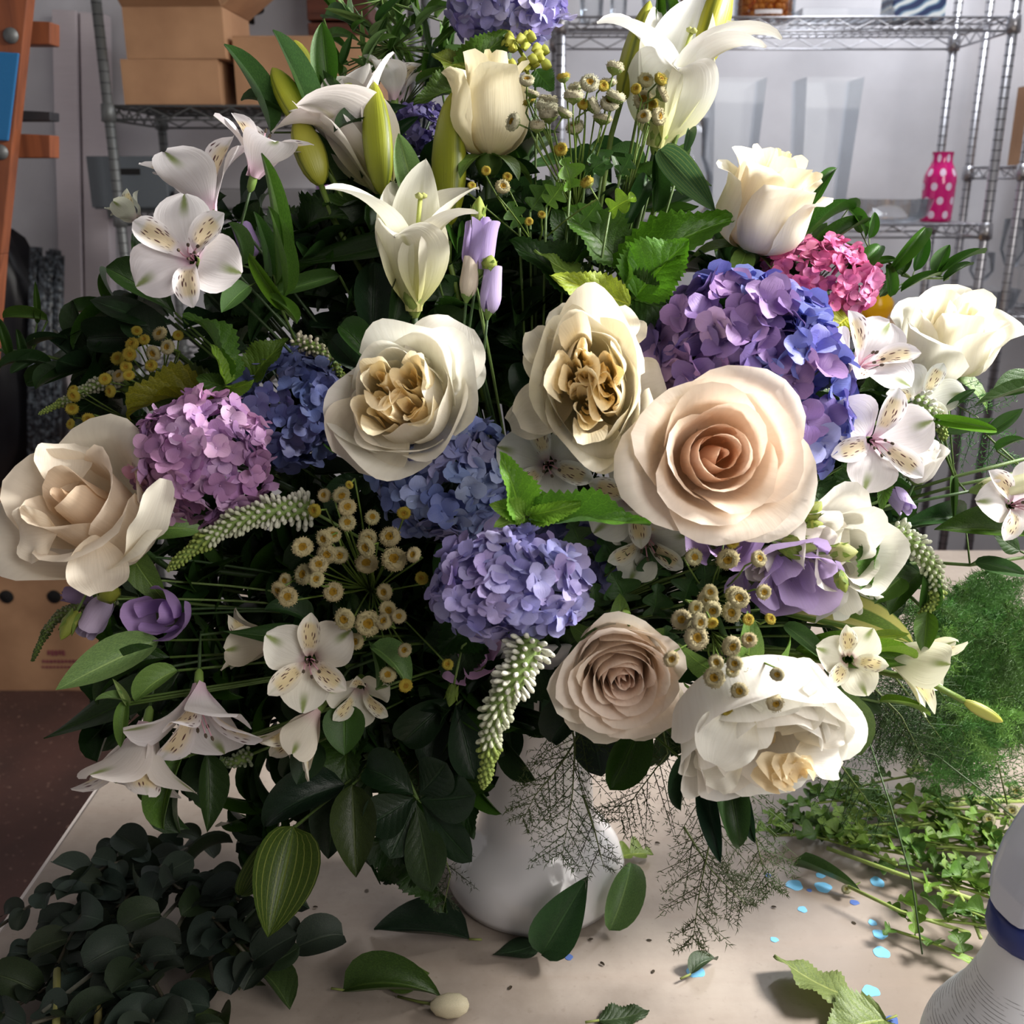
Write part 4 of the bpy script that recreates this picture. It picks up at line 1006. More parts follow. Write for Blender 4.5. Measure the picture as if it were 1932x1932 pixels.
g2, mg2 = garden_rose(P(1118, 728, .73), D(-.10, -.02, 1), .054, 'open cream garden rose at the centre, its ruffled yellow heart split wide', S(250, 245, 228), S(255, 236, 190), 14, .2, lobes=5, sx=.66, depth=1.32, flare=14, n_out=12)
for i, q in enumerate([(1100, 660, .75, 1050, 582, .74, 90), (1150, 660, .765, 1160, 580, .76, 110), (1160, 660, .765, 1190, 600, .77, 90), (1180, 740, .77, 1250, 715, .77, 110), (1170, 790, .775, 1225, 815, .78, 90), (1080, 740, .75, 978, 790, .745, 110),
     (1090, 720, .745, 1000, 660, .74, 100), (1120, 790, .745, 1130, 868, .74, 100), (1080, 760, .75, 965, 800, .76, 90), (1050, 700, .74, 1005, 625, .735, 80)]):
    guard(g2, *q, S(240, 234, 218), seed=i+20)
g3, mg3 = garden_rose(P(1440, 1385, .70), D(.18, -.72, .66), .056, 'fringed white garden rose low on the right showing a yellow underside heart', S(252, 250, 244), S(255, 232, 176), 27, 2.2, lobes=3, depth=.55, flare=12, n_out=22)
for i, q in enumerate([(1420, 1390, .69, 1390, 1285, .68, 170), (1470, 1380, .685, 1500, 1285, .68, 150), (1410, 1400, .69, 1300, 1350, .70, 120), (1500, 1390, .69, 1570, 1350, .70, 120), (1400, 1330, .67, 1350, 1440, .66, 130), (1470, 1300, .68, 1480, 1350, .655, 150),
       (1500, 1420, .69, 1580, 1420, .70, 110), (1400, 1420, .69, 1330, 1460, .70, 110)]):
    guard(g3, *q, S(246, 244, 236), seed=i+40, cup=.35)

guard(r5o, 175, 1010, .745, 190, 1115, .75, 120, S(250, 240, 222), seed=61, mat='rose')
guard(r5o, 235, 1060, .75, 305, 905, .735, 75, S(250, 246, 232), seed=62, mat='rose', roll=.5)
guard(r5o, 110, 1000, .755, 40, 1010, .76, 120, S(250, 240, 222), seed=63, mat='rose')
guard(r5o, 120, 930, .775, 120, 840, .79, 110, S(250, 240, 222), seed=64, mat='rose')
for i, q in enumerate([(1500, 1470, .690, 1432, 1428, .676, 62), (1505, 1466, .688, 1462, 1424, .672, 60), (1510, 1462, .686, 1490, 1420, .670, 60), (1515, 1460, .688, 1520, 1425, .672, 54), (1480, 1480, .692, 1420, 1455, .680, 56), (1495, 1475, .69, 1455, 1462, .674, 50)]):
    guard(g3, *q, S(255, 240, 206), seed=i+90, cup=.5)
# ---- hydrangeas
PU = [S(150, 106, 178), S(126, 88, 166), S(162, 120, 190), S(104, 76, 160)]
def c1(d, rr):
    if d.x + rr.uniform(-.3, .3) > .38 or d.y+rr.uniform(-.3, .3) > .75: return rr.choice([S(96, 108, 204), S(84, 96, 196), S(130, 140, 218), S(92, 84, 180)])
    return rr.choice(PU)
hydrangea(P(1388, 660, .80), .062, .054, .056, PU, 'large purple hydrangea turning blue at its right rim, behind the peach-centred rose', 84, .034, 1, (0, 0, 1), -.35, c1)
hydrangea(P(1490, 760, .80), .044, .055, .045, PU, 'lower lobe of purple and blue hydrangea above the white alstroemeria on the right', 40, .035, 12, (0, 0, 1), -.35, c1)
hydrangea(P(1538, 532, .875), .050, .034, .036, [S(222, 70, 150), S(206, 52, 132), S(236, 110, 178)], 'hot pink hydrangea head behind the purple one', 90, .017, 2, (0, .2, 1), -.3)
hydrangea(P(388, 868, .79), .048, .047, .042, [S(192, 130, 188), S(178, 116, 178), S(208, 152, 204), S(166, 104, 168)], 'pinkish lilac hydrangea ball beside the big left rose', 84, .022, 3, (0, 0, 1), -.3)
hydrangea(P(545, 768, .86), .048, .046, .040, [S(78, 92, 160), S(66, 82, 150), S(92, 104, 176), S(100, 104, 172)], 'deep blue hydrangea behind the lilac one, left of the cream garden rose', 74, .023, 4, (0, 0, 1), -.2)
hydrangea(P(850, 902, .80), .054, .044, .040, [S(110, 132, 200), S(92, 112, 188), S(140, 158, 214), S(128, 130, 190)], 'sky blue hydrangea under the cream garden rose', 84, .024, 5, (0, 0, 1), -.2)
hydrangea(P(960, 1102, .72), .050, .035, .040, [S(146, 140, 212), S(132, 126, 204), S(164, 156, 222), S(150, 132, 204)], 'periwinkle hydrangea front and centre above the hanging white spike', 86, .022, 6, (0, .05, 1), -.3)
hydrangea(P(1080, 1050, .84), .034, .036, .03, [S(96, 98, 172), S(84, 88, 160), S(106, 106, 180)], 'small dusky blue hydrangea half hidden behind the periwinkle one', 60, .018, 7, (0, 0, 1), -.2)
hydrangea(P(955, 0, .92), .050, .036, .04, [S(156, 146, 214), S(140, 128, 206), S(176, 170, 226)], 'lavender hydrangea cut by the top edge of the view', 76, .025, 8, (0, -.3, 1), -.4)
hydrangea(P(792, 255, .95), .026, .028, .026, [S(88, 74, 150), S(70, 58, 130), S(104, 92, 164)], 'small dark violet hydrangea left of the tall cream rose', 54, .015, 9, (0, 0, 1), -.2)

# ---- lilies and buds
LW = S(246, 244, 230)
lily(P(782, 585, .82), D(.02, .92, .42), .112, 'open cream-white lily in the middle above the garden roses', LW, 0, az=[196, 112, 78, 18, 332, 262], flares=[88, 62, 30, 70, 92, 105], Ls=[1.1, .95, 1.05, 1.0, .95, .85], W=.48)
lily(P(735, 372, .88), D(-.40, .86, .30), .120, 'half open white lily behind the upright green bud at the upper left', S(244, 238, 236), 0, az=[186, 150, 95, 50, 10, 235], flares=[100, 84, 42, 50, 64, 92], W=.56, seed=4)
lily(P(1238, 278, .88), D(.20, .90, .42), .120, 'bright white lily at the top right in front of the wire rack', S(248, 248, 244), 0, az=[190, 118, 78, 2, 340, 270], flares=[112, 60, 32, 102, 96, 100], Ls=[1.05, 1, 1.1, 1.2, 1.05, .75], W=.60, seed=9)
def lb(b, t, w_, d, label, col=S(154, 162, 44), dt=None, stem=True): return lily_bud(P(*b, d), P(*t, dt or d), w_*d/1932, label, col, stem)
lb((722, 368), (706, 155), 56, .84, 'upright yellow-green lily bud standing in front of the half open lily')
lb((578, 245), (514, 128), 50, .87, 'yellow-green lily bud leaning left of the half open lily', S(170, 176, 50))
lb((606, 350), (560, 222), 58, .86, 'lily bud hanging below the leaning one, yellow on its back', S(160, 160, 56))
lb((590, 190), (556, 76), 46, .90, 'dull green lily bud with a brown opening tip behind the leaves', S(134, 140, 50))
lb((848, 425), (852, 176), 66, .86, 'longest olive lily bud, just left of the tall cream rose', S(140, 146, 36))
lb((1172, 190), (1226, 2), 50, .87, 'slim lily bud rising left of the bright white lily', S(160, 164, 46))
lb((1312, 140), (1372, -50), 66, .87, 'fat lily bud rising right of the bright white lily', S(172, 170, 42))
lb((1818, 1322), (1892, 1362), 24, .80, 'slender striped lily bud at the right, pointing down over the ferns', S(176, 178, 84))
lb((1178, 195), (1195, 95), 40, .885, 'short lily bud tucked behind the petals of the bright white lily', S(146, 152, 44)) if 0 else None
# ---- alstroemeria
AW = S(240, 236, 240)
def al(u, v, d, ax, L, label, **k): return alstro(P(u, v, d), D(*ax), L, label, **k)
al(368, 492, .765, (-.05, 0, 1), .050, 'white alstroemeria with maroon freckled yellow throat facing the camera', roll=PI/2+.1, seed=1, open_=1.15, W=1.1)
al(400, 402, .82, (-.25, .95, .2), .062, 'white alstroemeria above the freckled one, pink at its base, seen from the side', roll=.3, seed=2, open_=.55)
al(478, 335, .83, (.30, .92, .2), .054, 'white alstroemeria nearest the left lily leaves with a pink throat', roll=1.4, seed=3, open_=.65)
al(1612, 705, .82, (.2, .45, .85), .050, 'white green-tipped alstroemeria between purple hydrangea and the far right rose', roll=.9, seed=4, open_=.8)
al(1640, 832, .80, (.02, -.05, 1), .050, 'white alstroemeria below it, facing the camera beside the small white bud', roll=.2, seed=5, open_=1.1)
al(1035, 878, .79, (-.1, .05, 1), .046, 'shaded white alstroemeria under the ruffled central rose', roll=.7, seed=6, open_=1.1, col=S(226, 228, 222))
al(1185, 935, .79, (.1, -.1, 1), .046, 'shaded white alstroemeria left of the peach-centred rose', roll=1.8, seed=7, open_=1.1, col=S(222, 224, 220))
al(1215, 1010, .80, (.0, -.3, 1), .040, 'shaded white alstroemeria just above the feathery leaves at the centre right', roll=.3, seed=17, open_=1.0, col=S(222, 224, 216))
al(585, 1245, .765, (.12, .1, 1), .046, 'creamy white alstroemeria below the left feverfew heads', roll=.5, seed=8, open_=.75, col=S(238, 234, 222))
al(600, 1340, .79, (-.55, -.75, .4), .050, 'drooping closed alstroemeria pointing down under the creamy one', roll=.5, seed=9, open_=.02, col=S(232, 226, 210), stamens=False, W=.8)
al(680, 1290, .80, (.1, -.4, .9), .034, 'small shaded alstroemeria beside the curled pale leaf', roll=.5, seed=19, open_=.5, col=S(228, 226, 212), stamens=False)
al(520, 1215, .80, (-1, .12, .2), .042, 'side-on cream alstroemeria pointing left beneath a dark leaf', roll=.2, seed=10, open_=.15, col=S(232, 226, 206), stamens=False)
al(375, 1290, .77, (.12, -.85, .5), .064, 'white alstroemeria hanging face down at the lower left', roll=.8, seed=11, open_=.72, col=S(236, 232, 234))
al(278, 1362, .775, (-.08, -.95, .3), .068, 'lowest white alstroemeria at the lower left with green petal tips', roll=1.9, seed=12, open_=.5, col=S(230, 224, 220))
al(1660, 1225, .80, (.85, -.4, .35), .060, 'closed yellowish white alstroemeria pointing right above the ferns', roll=.4, seed=13, open_=.1, col=S(240, 240, 216), stamens=False, W=.85)
al(1600, 1245, .78, (-.2, .15, .95), .036, 'small cream alstroemeria with one raised white petal above the low garden rose', roll=.9, seed=14, open_=.45, col=S(240, 238, 222), stamens=False)
al(1905, 955, .80, (.0, .15, 1), .042, 'white spotted alstroemeria cut by the right edge', roll=1.2, seed=15, open_=1.1)
al(1735, 765, .86, (-.2, .3, .9), .038, 'pale alstroemeria half hidden behind the right veronica spike', roll=.1, seed=16, open_=.8, col=S(232, 234, 228), stamens=False)
al(262, 418, .90, (-.6, .75, .2), .026, 'small white-green closed alstroemeria left of the freckled one', roll=.1, seed=18, open_=.05, col=S(222, 224, 206), stamens=False)
al(745, 190, .93, (.15, .95, .3), .044, 'curled white alstroemeria behind the upright lily bud', roll=.6, seed=20, open_=.7, col=S(244, 242, 240), stamens=False)
# ---- lisianthus
LV = S(172, 142, 206)
def li(u, v, d, ax, Rr, label, col, **k): return lisianthus(P(u, v, d), D(*ax), Rr, label, col, **k)
li(300, 1158, .80, (-.2, .1, 1), .026, 'purple lisianthus at the left above the pale green leaf', S(188, 158, 212), seed=1, open_=.42, n=6, H=.03)
li(182, 1165, .82, (-.3, -.75, .5), .018, 'mauve lisianthus bud under the big left rose', S(200, 184, 212), seed=2, bud=True, open_=.08, n=5, H=.036)
li(908, 462, .78, (.15, .95, .2), .0185, 'lilac lisianthus bud right of the central lily', S(196, 176, 226), seed=3, bud=True, open_=.22, n=6, H=.042, roll=.4)
li(884, 520, .78, (.1, .97, .2), .0125, 'cream lisianthus bud below the lilac pair', S(226, 214, 196), seed=4, bud=True, open_=.06, n=5, H=.032, roll=1)
li(925, 542, .78, (.1, .95, .2), .0130, 'lower lilac lisianthus bud on the same upright spray', S(200, 184, 226), seed=5, bud=True, open_=.04, n=5, H=.038)
li(1362, 1012, .76, (-.25, .3, 1), .025, 'purple lisianthus tucked under the peach-centred rose', S(192, 166, 216), seed=6, open_=.75, n=6, H=.032)
li(1500, 1082, .76, (.1, -.5, .8), .030, 'violet lisianthus with wavy petals among the white ones on the right', S(202, 180, 228), seed=7, open_=.95, n=7, H=.036)
li(1440, 1098, .79, (-.1, -.3, 1), .026, 'shaded violet lisianthus behind the right feverfew heads', S(190, 166, 216), seed=17, open_=.8, n=6, H=.03)
li(1592, 1035, .77, (.25, .02, 1), .036, 'white lisianthus opening right beside the violet one', S(240, 238, 228), seed=8, open_=.85, n=7, H=.044)
li(1520, 1008, .76, (.55, -.2, .8), .026, 'half closed white lisianthus on the same right spray', S(240, 236, 226), seed=9, open_=.4, n=6, H=.044)
li(1470, 990, .77, (-.9, .1, .3), .018, 'closed cream lisianthus pointing left under the peach-centred rose', S(234, 228, 206), seed=10, bud=True, open_=.15, n=5, H=.042)
li(1448, 1062, .765, (-.6, -.4, .6), .016, 'small cream lisianthus bud with faint violet veins', S(230, 222, 218), seed=20, bud=True, open_=.15, n=5, H=.034)
li(1590, 1110, .79, (.35, -.85, .3), .022, 'white lisianthus hanging down at the right below the open one', S(240, 238, 232), seed=18, open_=.6, n=5, H=.045)
li(1742, 872, .80, (.1, .75, .6), .020, 'small closed white lisianthus like a rosebud on the right', S(242, 240, 236), seed=11, bud=True, open_=.28, n=7, H=.034)
li(1702, 945, .80, (.2, -.6, .7), .0125, 'lilac bud with a tan tip beneath the small white rosebud-like flower', S(188, 172, 214), seed=12, bud=True, open_=.05, n=5, H=.026)
li(898, 1243, .83, (.0, .3, .9), .022, 'shaded mauve lisianthus left of the hanging white spike', S(200, 164, 204), seed=13, open_=.8, n=5, H=.024)
li(1905, 912, .79, (.95, .2, .2), .014, 'pale green-white lisianthus bud at the right edge', S(232, 232, 196), seed=14, bud=True, open_=.05, n=5, H=.046)
li(462, 452, .86, (-.3, .9, .2), .014, 'small shaded violet bud among the alstroemeria leaves', S(150, 128, 176), seed=15, bud=True, open_=.1, n=4, H=.03)
li(150, 1128, .84, (-.9, .2, .3), .012, 'dim mauve bud directly beneath the big left rose', S(160, 140, 176), seed=16, bud=True, open_=.05, n=4, H=.03)
def gbud(u, v, d, ax, r, L, label, col=S(160, 176, 76)):
    root = thing('green_bud', P(u, v, d), label, 'flower bud'); m = frame(P(u, v, d)-D(*ax)*L/2, D(*ax))
    link('bud_petals', MB().lathe([(.15*r, 0), (.7*r, .12*L), (r, .4*L), (.8*r, .68*L), (.35*r, .9*L), (.02*r, L)], 16, rfun=lambda a, f: 1+.08*math.cos(5*a+f*3)).mesh('bud_petals', M['bud']), m, root, col)
    for k in range(4): link('sepal', sheet_mesh('sepal', M['leaf'], L*.75, wfn('lance'), lambda t: R(86-10*t), fold=.3, nu=7, nv=3, W=.006), m @ Matrix.Rotation(k*PI/2, 4, 'Z') @ Matrix.Translation((0, .8*r, 0)), root, S(120, 146, 60))
    stem_to(root, P(u, v, d)-D(*ax)*L*.5, D(*ax), .0010, S(120, 146, 80), back=.03)
gbud(902, 400, .78, (.1, 1, .1), .0058, .024, 'pointed green bud at the tip of the lilac lisianthus spray')
gbud(924, 496, .775, (.2, .9, .2), .0062, .012, 'small round green bud between the two lilac buds')
gbud(1532, 965, .75, (.6, .7, .3), .0070, .020, 'green bud above the right white lisianthus', S(160, 170, 80))
gbud(1508, 1028, .745, (.9, -.2, .3), .0072, .026, 'oval green bud in front of the right lisianthus spray', S(150, 166, 84))
gbud(1492, 1042, .745, (.8, -.5, .3), .0048, .020, 'thin green bud just under the oval one', S(140, 160, 70))
gbud(1592, 1042, .745, (.9, .05, .3), .0072, .020, 'pale ribbed green bud over the open white lisianthus', S(186, 190, 120))
gbud(1588, 1098, .75, (.25, -.9, .3), .0050, .017, 'little green bud hanging beneath the white lisianthus', S(150, 164, 70))
gbud(1538, 990, .745, (.8, .1, .4), .0042, .012, 'tiny green bud between two white lisianthus', S(170, 182, 80))
gbud(205, 1117, .80, (.4, .2, .8), .0090, .018, 'yellow-green bud under the big left rose', S(150, 156, 60))
gbud(130, 1180, .81, (-.3, -.8, .4), .0065, .026, 'yellow-green bud beside the left veronica tip', S(150, 160, 66))
gbud(852, 1312, .80, (-.2, -.95, .2), .0050, .018, 'drooping green bud left of the hanging white spike', S(110, 136, 50))
gbud(1178, 1160, .72, (-.3, .6, .7), .0046, .010, 'little green button bud above the pale pink rose', S(120, 150, 60))

# ---- feverfew
feverfew('upper feverfew spray of cream button heads right of the tall cream rose', [(994, 152, 14, (0, .5, .8)), (1063, 146, 13, (-.2, .95, .25)), (1112, 158, 18, (.1, .3, 1)), (1160, 128, 17, (.25, .95, .2)), (1085, 163, 14, (-.3, .8, .5)), (1149, 154, 14, (.1, .9, .3)),
    (1138, 162, 11), (1034, 188, 18, (.1, .9, .4)), (1082, 180, 20, (0, .9, .4)), (1162, 182, 19, (.3, .8, .4)), (1150, 195, 18, (0, .5, .9)), (1032, 200, 22, (.1, .85, .5)), (1035, 216, 20, (-.1, .85, .5)), (1120, 200, 16, (.8, .4, .4)), (1137, 222, 18, (.2, .9, .3)), (1066, 212, 15, (.5, .8, .3)),
    (1013, 238, 15, (0, .75, .5)), (1085, 240, 18, (-.3, .6, .6)), (968, 230, 17, (-.75, .1, .6)), (1004, 175, 14, (.3, .9, .2)), (998, 190, 13, (-.5, .8, .4)), (1100, 196, 12)], (1085, 400, .86), .80, 1, spread=.3, cream=S(250, 242, 206))
feverfew('feverfew spray in front of the bright white lily', [(1218, 152, 15, (.1, .3, 1)), (1200, 168, 11), (1215, 190, 20, (-.35, .1, .9)), (1246, 150, 13, (.5, .3, .8)), (1250, 176, 17, (.7, .3, .3)), (1230, 197, 12, (-.2, -.4, .9)), (1215, 220, 14, (-.4, .1, .9)), (1240, 220, 18, (.7, -.1, .5))], (1175, 400, .86), .82, 2, cream=S(240, 228, 180))
feverfew('loose small yellow feverfew heads left below the tall cream rose', [(917, 322, 9), (957, 334, 9), (948, 353, 14), (890, 350, 8), (1058, 282, 13), (998, 418, 8), (1022, 405, 8), (1108, 345, 13, (-.5, .6, .5))], (1010, 470, .86), .80, 3)
feverfew('middle left feverfew spray with the densest cream button heads', [(594, 963, 13), (655, 957, 18), (655, 986, 17), (702, 977, 15), (762, 968, 13), (612, 935, 14), (644, 934, 17), (659, 915, 8), (628, 1009, 16), (612, 1016, 17), (571, 1032, 20), (694, 1016, 19), (690, 1033, 20), (692, 1063, 22),
    (736, 1013, 20), (744, 1056, 24), (781, 1047, 15), (796, 1091, 13), (617, 1045, 19), (639, 1047, 18)], (700, 1120, .86), .745, 4)
feverfew('lower part feverfew spray left of the periwinkle hydrangea, hanging heads', [(601, 1066, 18), (597, 1093, 16), (575, 1084, 20), (629, 1117, 19), (538, 1095, 14), (543, 1126, 19), (528, 1112, 16), (726, 1117, 16), (732, 1151, 18), (753, 1163, 14), (726, 1173, 16), (650, 1168, 21), (694, 1176, 24),
    (671, 1210, 16), (764, 1227, 14), (732, 1273, 16), (765, 1293, 13), (845, 1254, 11)], (700, 1110, .86), .735, 5)
feverfew('upper right feverfew heads over the violet lisianthus', [(1309, 1051, 17), (1382, 1023, 13), (1373, 1054, 22), (1430, 1055, 16), (1340, 1117, 15), (1336, 1129, 19), (1386, 1122, 19), (1394, 1129, 20), (1441, 1117, 15), (1312, 1146, 14), (1343, 1150, 18), (1380, 1155, 20), (1412, 1169, 11), (1453, 1168, 11)], (1340, 1130, .84), .70, 6, cream=S(242, 228, 176))
feverfew('lower right feverfew heads above the fringed garden rose', [(1286, 1169, 20), (1343, 1175, 12), (1319, 1173, 18), (1312, 1203, 24), (1379, 1218, 20), (1413, 1208, 15), (1266, 1243, 16), (1351, 1250, 15), (1386, 1251, 15), (1382, 1265, 14), (1348, 1278, 20), (1418, 1281, 21), (1395, 1304, 17), (1466, 1272, 14), (1370, 1338, 13), (1462, 1326, 18)],
    (1340, 1190, .82), .655, 7, cream=S(244, 228, 182))
feverfew('upper left feverfew spray at the left side of the bouquet', [(258, 624, 10), (272, 641, 11), (301, 629, 15), (336, 633, 10), (250, 650, 13), (316, 655, 15), (289, 667, 15), (244, 668, 13), (222, 676, 13), (238, 692, 12), (225, 709, 14), (198, 715, 12), (243, 708, 11), (209, 738, 12), (286, 690, 12)], (300, 740, .90), .84, 8)
feverfew('far left feverfew spray with small yellow heads', [(139, 746, 13), (139, 735, 9), (136, 772, 12), (133, 800, 10), (167, 790, 12), (171, 837, 10), (193, 833, 12), (231, 862, 10)], (260, 800, .90), .85, 9)

# ---- veronica spikes
veronica('long white veronica spike arching left above the lower left feverfew', [(590, 962, .79), (520, 962, .775), (440, 985, .765), (370, 1030, .76), (312, 1080, .76)], .0165, .78, 1)
veronica('white veronica spike hanging down in front of the urn', [(1003, 1205, .71), (985, 1260, .70), (945, 1320, .70), (925, 1380, .705), (922, 1430, .71), (910, 1492, .72)], .0185, .72, 2)
veronica('curling veronica spike at the right over the ferns', [(1680, 1000, .80), (1725, 1025, .79), (1760, 1070, .785), (1772, 1110, .785), (1760, 1145, .79), (1730, 1160, .795)], .0135, .8, 3, base_col=S(220, 224, 204))
veronica('short white veronica spike right under the far right rose', [(1728, 748, .83), (1750, 775, .825), (1775, 800, .82), (1782, 832, .82)], .0125, .82, 4, base_col=S(228, 228, 216))
veronica('shaded veronica spike above the deep blue hydrangea', [(555, 648, .86), (595, 655, .85), (630, 685, .845), (655, 725, .85)], .011, .86, 5, base_col=S(214, 206, 186))
veronica('thin green veronica spike at the lower left beyond the mauve bud', [(225, 1125, .85), (150, 1140, .84), (100, 1170, .835), (75, 1215, .835), (60, 1250, .84)], .0075, .84, 6, base_col=S(150, 156, 120), tip_col=S(90, 110, 56))
veronica('faint veronica spike pointing left among the left feverfew', [(225, 712, .88), (170, 730, .875), (120, 758, .87), (72, 782, .87)], .008, .88, 7, base_col=S(200, 200, 180))
veronica('small dull veronica tip in the dark lower left foliage', [(470, 1425, .86), (450, 1435, .85), (430, 1440, .85), (415, 1430, .85)], .009, .86, 8, base_col=S(170, 180, 150), tip_col=S(120, 140, 100))
# ================================================================== FOLIAGE
def branch(name, label, leaves, d=.84, stem=None, cat='foliage', group=None, srad=.0014, scol=S(86, 112, 50), tie=True):
    "leaves: (kind, u0,v0,u1,v1,width px, tint, [d0,d1,roll,var]); stem: pixel path with depths"
    f = leaves[0]; d0 = f[7] if len(f) > 7 else d
    root = thing(name, P(f[1], f[2], d0), label, cat, group)
    for L in leaves:
        kw = list(L[7:])
        dd0 = kw[0] if len(kw) > 0 else d; dd1 = kw[1] if len(kw) > 1 else dd0-.01
        lp(root, L[0], L[1], L[2], L[3], L[4], L[5], L[6], dd0, dd1, kw[2] if len(kw) > 2 else rnd.uniform(-.3, .3), kw[3] if len(kw) > 3 else None)
        if stem is None and tie:
            a = P(L[1], L[2], dd0); tubeobj('stalk', root, curve(a, ORI+(a-ORI)*.35, 5), srad*.8, scol, 5)
    if stem:
        pts = [P(*q) for q in stem]; tubeobj('stem', root, pts, srad, scol, 6)
        for L in leaves:
            dd0 = L[7] if len(L) > 7 else d; a = P(L[1], L[2], dd0)
            q = min(pts, key=lambda p: (p-a).length)
            if (q-a).length > .004: tubeobj('stalk', root, [a, (a+q)/2, q], srad*.6, scol, 4)
        if tie: tubeobj('stalk', root, curve(pts[0], ORI+(pts[0]-ORI)*.3, 5), srad, scol, 5)
    return root
H = 'hyd'
branch('hydrangea_leaves', 'broad toothed green leaves fanning out above the central garden rose', [
    (H, 1200, 560, 1300, 455, 145, S(92, 150, 34), .80, .79, -.2, 0), (H, 1175, 520, 1385, 415, 105, S(74, 122, 30), .84, .83, .1, 1), (H, 1170, 500, 1060, 395, 120, S(60, 96, 28), .84, .83, .2, 0),
    (H, 1170, 560, 1180, 455, 70, S(84, 128, 40), .81, .80, .9, 1), (H, 1190, 575, 1040, 520, 80, S(150, 168, 50), .79, .775, -.5, 2), (H, 1180, 560, 1260, 585, 120, S(48, 80, 28), .81, .80, .4, 3),
    (H, 1110, 530, 1010, 470, 70, S(120, 150, 70), .83, .82, .5, 2), (H, 1100, 560, 960, 455, 95, S(42, 74, 28), .85, .84, .1, 0), (H, 1080, 480, 1040, 395, 80, S(48, 80, 30), .86)],
    stem=[(1190, 600, .84), (1185, 570, .81), (1178, 545, .81), (1172, 500, .83)])
branch('hydrangea_leaves', 'bright toothed leaf cluster in the centre over the periwinkle hydrangea', [
    (H, 985, 985, 942, 852, 78, S(100, 150, 48), .70, .685, .2, 0), (H, 990, 970, 922, 952, 52, S(136, 176, 76), .695, .685, -.3, 0), (H, 1000, 985, 1226, 992, 76, S(76, 120, 40), .70, .69, -.2, 0), (H, 1000, 972, 1098, 946, 44, S(110, 152, 50), .695, .69, .5, 1),
    (H, 985, 978, 932, 996, 42, S(144, 182, 86), .69, .685, .3, 0)], stem=[(985, 1010, .75), (988, 978, .70)])
branch('hydrangea_leaf', 'dark round leaf between the periwinkle hydrangea and the mauve lisianthus', [(H, 920, 1180, 800, 1230, 130, S(34, 66, 26), .83, .82, .2, 0), (H, 900, 1160, 850, 1290, 110, S(30, 58, 24), .84)])
branch('hydrangea_leaf', 'broad yellow-veined leaf beside the left feverfew', [(H, 420, 745, 225, 735, 120, S(64, 84, 22), .86, .85, -.3, 2), (H, 400, 760, 240, 790, 60, S(120, 120, 28), .85, .84, .6, 1)])
branch('hydrangea_leaf', 'light toothed leaf pair behind the tall cream rose', [(H, 870, 140, 960, 62, 80, S(70, 104, 40), .91, .90, .3, 1), (H, 890, 130, 815, 100, 90, S(96, 112, 30), .90, .89, .4, 2), (H, 1010, 130, 1045, 170, 50, S(62, 108, 40), .90), (H, 880, 165, 780, 200, 60, S(70, 100, 34), .90, .89, .3, 0)])
branch('twisted_leaves', 'curled light green leaves above the deep blue hydrangea', [(H, 425, 725, 345, 600, 46, S(80, 124, 40), .82, .81, .8, 3), (H, 425, 725, 395, 650, 44, S(120, 160, 50), .81, .80, .6, 0), (H, 425, 730, 370, 712, 44, S(70, 108, 40), .82, .81, -.4, 1), (H, 475, 715, 545, 640, 74, S(84, 116, 36), .83, .82, -.3, 0), (H, 430, 730, 480, 715, 30, S(104, 140, 40), .81, .80, 1.0, 1)], stem=[(430, 760, .85), (428, 730, .82)])
LN = 'lance'
branch('lily_leaves', 'long pointed lily leaves at the upper left', [(LN, 510, 250, 422, 85, 50, S(84, 124, 70), .88, .87, .5, 0), (LN, 590, 250, 514, 58, 46, S(92, 128, 84), .88, .87, .3, 0), (LN, 620, 170, 608, 42, 54, S(62, 104, 34), .89, .88, -.2, 0), (LN, 560, 240, 455, 190, 44, S(60, 92, 48), .89, .88, .4, 3),
    (LN, 700, 390, 590, 130, 40, S(84, 116, 72), .90, .89, .3, 0), (LN, 640, 360, 570, 245, 54, S(72, 104, 60), .89, .88, .4, 0)], stem=[(680, 460, .92), (640, 370, .9), (590, 250, .89)])
branch('lily_leaf', 'oval pale green leaf right of the upright lily bud', [(LN, 790, 395, 752, 252, 56, S(118, 150, 96), .83, .82, -.2, 0), (LN, 700, 235, 630, 250, 30, S(36, 60, 34), .85, .835, .5, 1)])
branch('lily_leaf', 'long dark leaf running left under the central lily', [(LN, 800, 440, 500, 505, 66, S(44, 70, 34), .86, .85, .1, 2), (LN, 640, 520, 500, 560, 36, S(80, 112, 60), .85)])
branch('lily_leaf', 'broad ribbed grey-green leaf beneath the bright white lily', [('ribbed', 1245, 282, 1350, 400, 60, S(72, 108, 74), .85, .84, .3, 0), (LN, 1290, 290, 1300, 245, 20, S(60, 92, 60), .86, .87, .2, 1), (LN, 1235, 400, 1235, 285, 42, S(50, 84, 36), .86, .85, .3, 0), (LN, 1225, 340, 1175, 440, 40, S(44, 80, 40), .86)])
branch('lily_leaf', 'two thin upright leaf blades behind the top right lily bud', [(LN, 1215, 150, 1240, -30, 22, S(70, 106, 30), .89, .89, .3, 0), (LN, 1262, 110, 1244, -30, 16, S(70, 106, 30), .89, .89, .8, 0)])
